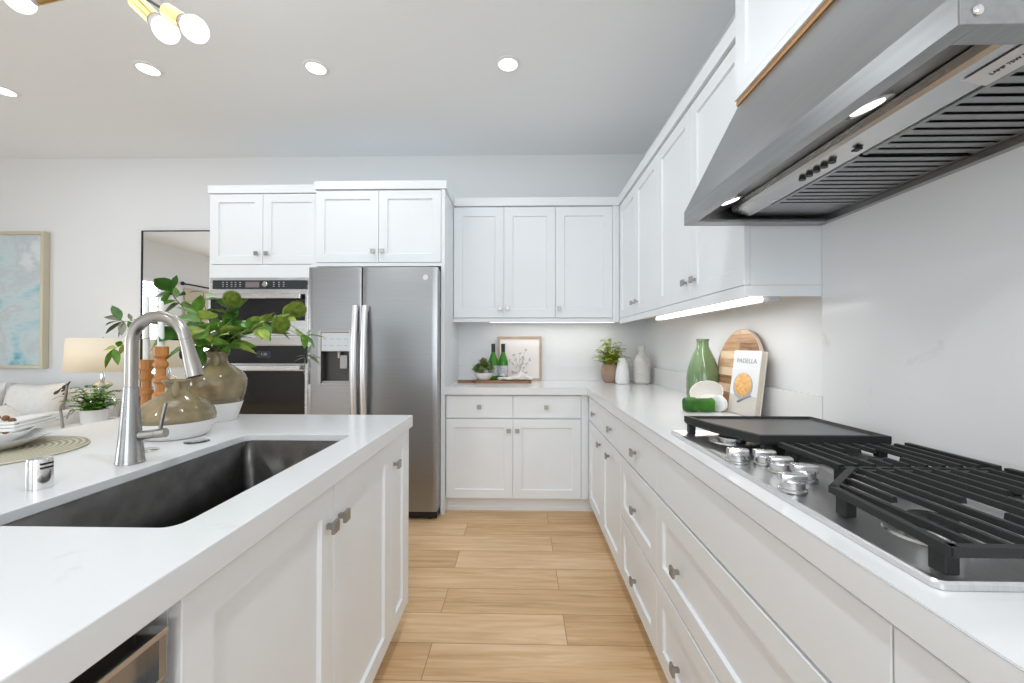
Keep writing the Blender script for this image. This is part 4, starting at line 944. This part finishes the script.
fern('potted_fern', 'green fern in a white pot on the end table beyond the island', [(.055, 0), (.065, .01), (.082, .142), (.078, .142), (.074, .12), (.05, .118)], (-3.165, 2.96, .601), .073, .722, 60, .14, .21, fern_m, white_m, .030, 3)
# bird sculpture
bd = thing('branch_sculpture', 'silver bird on a twig sculpture left of the fern', 'sculpture', (-3.285, 2.86, .601))
bm = bm_(); bx_, by_ = -3.285, 2.86
tube(bm, smoothpath([(bx_, by_, .605), (bx_ - .012, by_, .70), (bx_ - .022, by_, .765), (bx_ + .008, by_, .82), (bx_ + .022, by_, .90), (bx_ + .025, by_, .945)], 5), [.008] * 26, 10)
tube(bm, smoothpath([(bx_ + .012, by_, .845), (bx_ - .035, by_, .848), (bx_ - .085, by_, .825)], 5), [.004 - .0003 * i for i in range(11)], 8)
tube(bm, smoothpath([(bx_ + .07, by_, .76), (bx_ + .04, by_, .73), (bx_ + .025, by_, .69)], 4), .004, 8); tube(bm, smoothpath([(bx_ - .012, by_, .70), (bx_ + .05, by_, .72), (bx_ + .085, by_, .755)], 4), .004, 8)
lathe(bm, [(.06, .601), (.06, .607), (.01, .61)], (bx_, by_, 0), 24); obj('twig', bm, knob_m, bd)
bm = bm_()
for cx, cz, sc in ((.018, .925, 1.0), (-.045, .882, .9), (.0, .895, .6), (.005, .87, .5)):
    tube(bm, smoothpath([(bx_ + cx - .03 * sc, by_, cz - .02 * sc), (bx_ + cx - .012 * sc, by_, cz - .006 * sc), (bx_ + cx + .008 * sc, by_, cz + .008 * sc), (bx_ + cx + .03 * sc, by_, cz + .032 * sc)], 4), [.003 * sc, .006 * sc, .009 * sc, .011 * sc, .012 * sc, .012 * sc, .011 * sc, .010 * sc, .008 * sc, .006 * sc, .005 * sc, .004 * sc, .003 * sc], 8)
obj('bird', bm, mat('dark_pewter', (.12, .12, .13), .3, 1), bd)

# ------------------------------------------------------------------ things on the back counter
ZT_ = .9155
bm = bm_()
pad = [(-.52, 3.345), (-.50, 3.33), (-.40, 3.33), (-.36, 3.285), (.06, 3.285), (.085, 3.30), (.085, 3.44), (.06, 3.455), (-.36, 3.455), (-.40, 3.38), (-.50, 3.38), (-.52, 3.365)]
prism(bm, pad, ZT_, ZT_ + .020, .003)
tag(obj('serving_board', bm, acac_m, flat=True), 'dark wood paddle serving board with its handle to the left on the back counter', 'board')
zb = ZT_ + .0205
sc_ = thing('succulent_bowl', 'cream bowl of green succulents at the left on the serving board', 'potted plant', (-.305, 3.36, zb))
bm = bm_(); lathe(bm, [(.042, zb), (.046, zb + .003), (.072, zb + .030), (.080, zb + .058), (.076, zb + .060), (.07, zb + .05), (.02, zb + .048)], (-.305, 3.36, 0), 32); obj('bowl', bm, cream_m, sc_)
random.seed(5); bm = bm_()
for (dx, dy, dz, rr) in ((-.055, -.02, .075, .045), (0, -.01, .115, .055), (.05, -.025, .085, .05), (-.02, -.05, .07, .04), (.03, .03, .09, .045), (-.045, .03, .09, .04), (.0, -.02, .15, .03)):
    for i in range(26):
        a = i * 2.39996; el = 1.45 - 1.3 * i / 26; d = Vector((math.cos(a) * math.cos(el), math.sin(a) * math.cos(el), math.sin(el)))
        leaf(bm, Vector((-.305 + dx, 3.36 + dy, zb + dz - .01)) + d * .006, d, rr * random.uniform(1.0, 1.35), rr * .62, -.1)
obj('succulents', bm, mat('succulent_green', (.17, .23, .07), .5, noise=.5, nscale=40), sc_, angle=80)
def bottle(x, y):
    b = thing('wine_bottle', 'green wine bottle at the left of the pair on the serving board', 'bottle', (x, y, zb), 'wine bottles on the serving board')
    bm = bm_(); lathe(bm, [(0.0345, zb), (0.0414, zb + .004), (0.0414, zb + .135), (0.0391, zb + .155), (0.0299, zb + .185), (0.0196, zb + .215), (0.0167, zb + .225)], (x, y, 0), 28); obj('glass', bm, bottle_m, b)
    bm = bm_(); lathe(bm, [(0.0170, zb + .2255), (0.0170, zb + .285), (0.0178, zb + .2855), (0.0178, zb + .297), (0.0149, zb + .299)], (x, y, 0), 20); obj('foil_cap', bm, foil_m, b)
    bm = bm_(); lathe(bm, [(0.0416, zb + .03), (0.0421, zb + .0305), (0.0421, zb + .115), (0.0416, zb + .1155)], (x, y, 0), 28, cap=False); obj('label_wrap', bm, label_m, b)
    return b
w0 = bottle(-.232, 3.435); w1 = copy_tree(w0); w1.location.x = -.148; w1['label'] = 'green wine bottle at the right of the pair, in front of the framed drawing'
bm = bm_(); n, m_ = 26, 12; G_ = [[None] * (m_ + 1) for _ in range(n + 1)]
for i in range(n + 1):
    for j in range(m_ + 1):
        u, v = i / n, j / m_
        h = .004 + .048 * math.exp(-((u - .66) / .18) ** 2) * (.35 + .65 * math.sin(math.pi * v)) + .014 * math.sin(u * 9 + v * 5) ** 2 + .008 * math.sin(v * 11 + u * 4) ** 2
        if i in (0, n) or j in (0, m_): h *= .4
        G_[i][j] = bm.verts.new((-.185 + .265 * u + .02 * math.sin(v * 4), 3.30 + .075 * v + .012 * math.sin(u * 8), zb + .001 + h))
for i in range(n):
    for j in range(m_): bm.faces.new((G_[i][j], G_[i + 1][j], G_[i + 1][j + 1], G_[i][j + 1]))
o = obj('tea_towel', bm, mat('cream_towel', (.78, .74, .69), .9, bump=.2, bscale=160), angle=70); s = o.modifiers.new('cloth', 'SOLIDIFY'); s.thickness = .002; s.offset = 1
tag(o, 'crumpled cream cloth lying at the right of the serving board', 'towel')
# framed drawing, leaning on the wall
fa = thing('framed_drawing', 'botanical line drawing in a light oak frame leaning on the back wall', 'picture', (0, 3.54, ZT_))
TM = Matrix.Translation((-.01, 3.515, ZT_)) @ Matrix.Rotation(R(-5), 4, 'X')
def tobj(name, bm, m_, par, **k):
    bmesh.ops.transform(bm, verts=bm.verts, matrix=TM); return obj(name, bm, m_, par, **k)
FW, FH, w = .192, .385, .021
bm = bm_()
for A in ((-FW, -FW + w, 0, FH), (FW - w, FW, 0, FH), (-FW + w, FW - w, 0, w), (-FW + w, FW - w, FH - w, FH)): box(bm, A[0], A[1], 0, .022, A[2] + .001, A[3] + .001, .001)
tobj('frame', bm, oakf_m, fa, flat=True)
bm = bm_(); box(bm, -FW + w, FW - w, .008, .012, w + .001, FH - w + .001); pp = tobj('paper', bm, paper_m, fa, flat=True)
random.seed(11); bm = bm_()
stems = [((0, .06), (-.02, .15), (-.055, .225)), ((0, .06), (.02, .16), (.05, .27)), ((0, .06), (0, .14), (.0, .24)), ((0, .06), (-.04, .12), (-.09, .175)), ((0, .06), (.045, .12), (.085, .185)), ((0, .10), (.03, .16), (.03, .20)), ((0, .06), (-.03, .07), (-.06, .075)), ((0, .06), (.03, .075), (.055, .07))]
for s3 in stems:
    P = smoothpath([(x, .0072, z) for x, z in s3], 5); tube(bm, P, .0011, 5); tx, _, tz = P[-1]
    for q in P[4::3] + [P[-1]]:
        for _ in range(3):
            a = random.uniform(0, 6.28); l_ = random.uniform(.010, .020); d = Vector((math.cos(a), 0, math.sin(a))); leaf(bm, Vector((q.x, .0072, q.z)), d, l_, l_ * .4, 0, 0, Vector((-d.z, 0, d.x)))
tobj('plant_drawing', bm, sketch_m, pp, flat=True)
fern('potted_fern', 'lime green fern in a round tan clay pot on the back counter', [(.045, 0), (.055, .003), (.078, .05), (.083, .09), (.078, .125), (.066, .150), (.060, .150), (.064, .13), (.03, .125)], (.748, 3.40, ZT_), .062, 1.048, 76, .125, .25, fernl_m, terra_m, .030, 9)
bm = bm_(); lathe(bm, [(.045, ZT_), (.053, ZT_ + .004), (.056, ZT_ + .03), (.051, ZT_ + .10), (.038, ZT_ + .165), (.031, ZT_ + .195), (.030, ZT_ + .205), (.026, ZT_ + .205), (.025, ZT_ + .19), (.01, ZT_ + .185)], (.815, 3.29, 0), 36)
tag(obj('vase', bm, mat('white_crackle', (.80, .80, .80), .3, noise=.03, nscale=60)), 'white tapered vase between the tan pot and the ribbed vase', 'vase')
prof = [(.055, ZT_), (.066, ZT_ + .012)]
for i in range(44):
    z = .015 + i * .0045; r = .0675 if z < .17 else .0675 - .030 * ((z - .17) / .05) ** 1.6
    prof.append((r + (.0022 if (i // 2) % 2 else -.0016), ZT_ + z))
prof += [(.034, ZT_ + .225), (.0255, ZT_ + .245), (.024, ZT_ + .268), (.030, ZT_ + .290), (.032, ZT_ + .302), (.028, ZT_ + .302), (.022, ZT_ + .28), (.008, ZT_ + .27)]
bm = bm_(); lathe(bm, prof, (.972, 3.30, 0), 40); tag(obj('vase', bm, greyv_m, angle=60), 'tall ribbed pale grey vase in the counter corner', 'vase')

# ------------------------------------------------------------------ things beside the cooktop
bm = bm_(); gx, gy = .962, 2.175
lathe(bm, [(0.0665, ZT_ + 0.0000), (0.0760, ZT_ + 0.0059), (0.0812, ZT_ + 0.0490), (0.0812, ZT_ + 0.1274), (0.0741, ZT_ + 0.1862), (0.0570, ZT_ + 0.2401), (0.0389, ZT_ + 0.2793), (0.0294, ZT_ + 0.2989), (0.0285, ZT_ + 0.3283), (0.0318, ZT_ + 0.3312), (0.0318, ZT_ + 0.3410), (0.0256, ZT_ + 0.3410), (0.0247, ZT_ + 0.3038), (0.0095, ZT_ + 0.2940)], (gx, gy, 0), 48)
tag(obj('vase', bm, sage_m), 'sage green glazed bottle vase on the right counter', 'vase')
def board_material():
    m = bpy.data.materials.new('glued_board_staves'); m.use_nodes = True; nt = m.node_tree; N = nt.nodes; L = nt.links; b = N['Principled BSDF']; b.inputs['Roughness'].default_value = .5
    tc = N.new('ShaderNodeTexCoord'); mp = N.new('ShaderNodeMapping'); mp.inputs['Rotation'].default_value = (0, R(90), R(90)); L.new(tc.outputs['Object'], mp.inputs[0])
    sp = N.new('ShaderNodeSeparateXYZ'); L.new(tc.outputs['Object'], sp.inputs[0]); cb = N.new('ShaderNodeCombineXYZ'); L.new(sp.outputs[1], cb.inputs[0]); L.new(sp.outputs[2], cb.inputs[1])
    br = N.new('ShaderNodeTexBrick'); br.inputs['Scale'].default_value = 1; br.inputs['Brick Width'].default_value = .34; br.inputs['Row Height'].default_value = .040; br.inputs['Mortar Size'].default_value = .0006; br.inputs['Color1'].default_value = (0, 0, 0, 1); br.inputs['Color2'].default_value = (1, 1, 1, 1); br.inputs['Mortar'].default_value = (.3, .3, .3, 1); L.new(cb.outputs[0], br.inputs[0])
    m2 = N.new('ShaderNodeMapping'); m2.inputs['Scale'].default_value = (6, 60, 1); L.new(cb.outputs[0], m2.inputs[0]); n = N.new('ShaderNodeTexNoise'); n.inputs['Scale'].default_value = 1; n.inputs['Detail'].default_value = 4; n.inputs['Distortion'].default_value = 1; L.new(m2.outputs[0], n.inputs[0])
    ad = N.new('ShaderNodeMix'); ad.data_type = 'FLOAT'; ad.inputs[0].default_value = .42; L.new(br.outputs['Color'], ad.inputs[2]); L.new(n.outputs[0], ad.inputs[3])
    cr = N.new('ShaderNodeValToRGB'); e = cr.color_ramp.elements; e[0].position = .18; e[0].color = (.20, .095, .045, 1); e[1].position = .72; e[1].color = (.80, .62, .46, 1); q = e.new(.42); q.color = (.48, .29, .16, 1); L.new(ad.outputs[0], cr.inputs[0]); L.new(cr.outputs[0], b.inputs['Base Color'])
    return m
# round board leaning against the right wall
TM = Matrix.Translation((1.003, 1.965, ZT_ + .001)) @ Matrix.Rotation(R(7.5), 4, 'Y')
rb = thing('round_cutting_board', 'round cutting board of mixed wood staves leaning on the right wall', 'board', (1.02, 1.965, ZT_))
bm = bm_(); lathe(bm, [(.188, 0), (.19, .002), (.19, .0155), (.188, .0175)], (0, 0, .1935), 64, M=Matrix.Rotation(R(90), 3, 'Y'))
tobj('board', bm, board_material(), rb)
bm = bm_(); lathe(bm, [(.1903, .001), (.1935, .001), (.1935, .0165), (.1903, .0165)], (0, 0, .1970), 64, cap=False, M=Matrix.Rotation(R(90), 3, 'Y')); bmesh.ops.translate(bm, verts=bm.verts, vec=(0, 0, -.0035)); tobj('rim', bm, mat('bark_rim', (.66, .55, .46), .7), rb)
# cookbook leaning in front of the board
bk = thing('cookbook', 'cookbook with a pasta bowl on its cover leaning against the round board', 'book', (.99, 1.84, ZT_))
TM = Matrix.Translation((.955, 1.905, ZT_ + .002)) @ Matrix.Rotation(R(10), 4, 'Z') @ Matrix.Rotation(R(8), 4, 'Y')
# local: cover in the -X side, width along -Y (0..-.185), height Z (0..27)
BW, BH, BT = .166, .285, .030
bm = bm_(); box(bm, .003, BT - .003, -BW + .004, -.004, .004, BH - .004); tobj('pages', bm, pageedge_m, bk, flat=True)
bm = bm_(); box(bm, 0, .0028, -BW, 0, 0, BH); box(bm, BT - .0028, BT, -BW, 0, 0, BH); box(bm, .0028, BT - .0028, -.0038, 0, 0, BH); cv = tobj('cover', bm, cover_m, bk, flat=True)
bm = bm_(); box(bm, -.0006, -.0002, -BW + .001, -.001, .001, .085); tobj('cover_table', bm, cover2_m, cv, flat=True)
bm = bm_(); lathe(bm, [(.060, 0), (.060, .0008), (.054, .0016)], (0, 0, 0), 32, M=Matrix.Rotation(R(-90), 3, 'Y')); bmesh.ops.translate(bm, verts=bm.verts, vec=(-.0007, -.078, .125)); tobj('cover_bowl', bm, plateg_m, cv)
bm = bm_(); lathe(bm, [(.052, 0), (.050, .0012), (.01, .002)], (0, 0, 0), 32, M=Matrix.Rotation(R(-90), 3, 'Y')); bmesh.ops.translate(bm, verts=bm.verts, vec=(-.0024, -.079, .131)); tobj('cover_pasta', bm, pasta_m, cv)
bm = bm_(); tube(bm, [(-.0012, -.060, .055), (-.0012, -.10, .075), (-.0012, -.135, .088)], [.006, .0025, .0025], 8); tobj('cover_fork', bm, mat('fork_grey', (.22, .24, .27), .4), cv)
bm = text_bm('PADELLA', .030, Matrix.Translation((-.0008, -.084, .238)) @ Matrix.Rotation(R(-90), 4, 'Z') @ Matrix.Rotation(R(90), 4, 'X')); tobj('title', bm, mark_m, cv, flat=True)
# tilted white bowl, green napkin with a white ring
bm = bm_(); prof = [(.030, 0), (.048, .004), (.066, .03), (.074, .075), (.0715, .0755), (.063, .032), (.045, .010), (.003, .008)]
lathe(bm, prof, (0, 0, 0), 40); bmesh.ops.transform(bm, verts=bm.verts, matrix=Matrix.Translation((.905, 2.01, ZT_ + .030)) @ Matrix.Rotation(R(36), 4, 'X') @ Matrix.Rotation(R(-24), 4, 'Y'))
zmin = min(v.co.z for v in bm.verts); bmesh.ops.translate(bm, verts=bm.verts, vec=(.012, 0, ZT_ + .0006 - zmin))
tag(obj('bowl', bm, cream_m), 'small cream bowl tilted toward the camera in front of the green vase', 'bowl')
bm = bm_(); n = 22; m_ = 20; rs = []
for i in range(n + 1):
    t = i / n; x = -.064 + .128 * t; ring = []
    pinch = 1 - .13 * math.exp(-((t - .5) / .05) ** 2) + .05 * math.sin(t * 6)
    for k_ in range(m_):
        a = 2 * math.pi * k_ / m_; w_ = (abs(math.cos(a)) ** 3.2 + abs(math.sin(a)) ** 3.2) ** (-1 / 3.2) * (1 + .05 * math.sin(5 * a + t * 7) + .03 * math.sin(9 * a - t * 10))
        ring.append(bm.verts.new((x, .027 * math.cos(a) * w_ * pinch,   .036 + .030 * math.sin(a) * min(w_, 1.16) * pinch)))
    rs.append(ring)
rings(bm, rs); bmesh.ops.transform(bm, verts=bm.verts, matrix=Matrix.Translation((.820, 1.90, ZT_ + .0005)) @ Matrix.Rotation(R(0), 4, 'Z'))
zmin = min(v.co.z for v in bm.verts); bmesh.ops.translate(bm, verts=bm.verts, vec=(0, 0, ZT_ + .0006 - zmin))
tag(obj('rolled_napkin', bm, nap_g, angle=70), 'rolled green cloth napkin on the right counter in front of the bowl', 'napkin')
bm = bm_(); lathe(bm, [(.033, 0), (.037, .002), (.037, .020), (.033, .022), (.031, .018), (.031, .004)], (0, 0, 0), 32); bmesh.ops.transform(bm, verts=bm.verts, matrix=Matrix.Translation((.907, 1.90, ZT_ + .0375)) @ Matrix.Rotation(R(25), 4, 'Z') @ Matrix.Rotation(R(84), 4, 'Y'))
zmin = min(v.co.z for v in bm.verts); bmesh.ops.translate(bm, verts=bm.verts, vec=(0, 0, ZT_ + .0006 - zmin))
tag(obj('small_ceramic_cup', bm, white_m), 'small white ceramic ring standing at the right end of the green napkin', 'napkin ring')  # white napkin ring, open at both ends

# ------------------------------------------------------------------ ceiling lights
def can(x, y, label, power=7):
    c = thing('ceiling_light', label, 'ceiling light', (x, y, ZC - .012), 'recessed ceiling lights')
    bm = bm_(); lathe(bm, [(.074, 0), (.072, -.005), (.056, -.008), (.054, -.003), (.054, 0)], (x, y, ZC - .0005), 40, cap=False); obj('trim_ring', bm, trim_m, c)
    bm = bm_(); lathe(bm, [(.0535, -.001), (.0525, -.0055), (.01, -.006)], (x, y, ZC), 36); obj('lens', bm, led_m, c)
    d = bpy.data.lights.new('recessed_light', 'AREA'); d.shape = 'DISK'; d.size = .10; d.energy = power; d.color = (.865, .94, 1)
    q = bpy.data.objects.new('recessed_light', d); COL.objects.link(q); q.location = (x, y, ZC - .012)
can(-.078, 2.42, 'round recessed ceiling light over the aisle, nearest the right wall cabinets')
can(-1.245, 2.43, 'round recessed ceiling light in front of the fridge cabinet, second from the right')
can(-2.275, 2.42, 'round recessed ceiling light below the brass pendant bulbs')
can(-.078, .75, 'round recessed ceiling light over the aisle beside the hood cabinet', 20)  # out of view, added to brighten worktops and lower fronts
can(-.078, -1.0, 'round recessed ceiling light over the aisle behind the camera', 26)  # out of view, added to lift the floor and base cabinets
can(-2.275, -1.0, 'round recessed ceiling light behind the camera beyond the island', 20)  # out of view, added as more fill for the room
can(-3.43, 2.61, 'round recessed ceiling light cut by the left edge of the picture')
# brass sputnik chandelier over the island; only three globes are in the frame
ch = thing('chandelier', 'brass chandelier with round white globe bulbs over the island', 'chandelier', (-1.285, 1.24, 2.375))
C0 = Vector((-1.285, 1.24, 2.375))
bm = bm_(); sphere(bm, C0, .035, 20); cyl(bm, C0, (C0.x, C0.y, ZC - .03), .008, n=12); cyl(bm, (C0.x, C0.y, ZC - .03), (C0.x, C0.y, ZC - .0005), .06, n=28); obj('stem', bm, brass_m, ch)
def arm(tip, r=.036):
    tip = Vector(tip); d = (tip - C0).normalized(); L_ = (tip - C0).length
    s0, s1 = L_ - r * .93 - .082, L_ - r * .93 - .010
    bm = bm_(); cyl(bm, C0 + d * .03, C0 + d * s0, .0045, n=10); a = obj('arm', bm, cord_m, ch)
    bm = bm_(); tube(bm, [C0 + d * s0, C0 + d * (s0 + .002), C0 + d * s1], [.022, .024, .024], 20); obj('socket', bm, brass_m, a)
    bm = bm_(); tube(bm, [C0 + d * (s1 + .0003), C0 + d * (s1 + .012)], [.0225, .0235], 20); obj('bulb_collar', bm, grey_m, a)
    bm = bm_(); sphere(bm, tip, r, 24); obj('globe_bulb', bm, bulb_m, a)
d = bpy.data.lights.new('chandelier_light', 'POINT'); d.energy = 14; d.color = (.9, .955, 1); d.shadow_soft_size = .3; q = bpy.data.objects.new('chandelier_light', d); COL.objects.link(q); q.location = (-1.285, 1.24, 2.40)
for t in ((-.985, 1.20, 2.175), (-1.146, 1.28, 2.235), (-1.53, 1.20, 2.275), (-1.0, 1.45, 2.60), (-1.62, 1.38, 2.60), (-1.28, .95, 2.62), (-1.36, 1.52, 2.66)): arm(t)
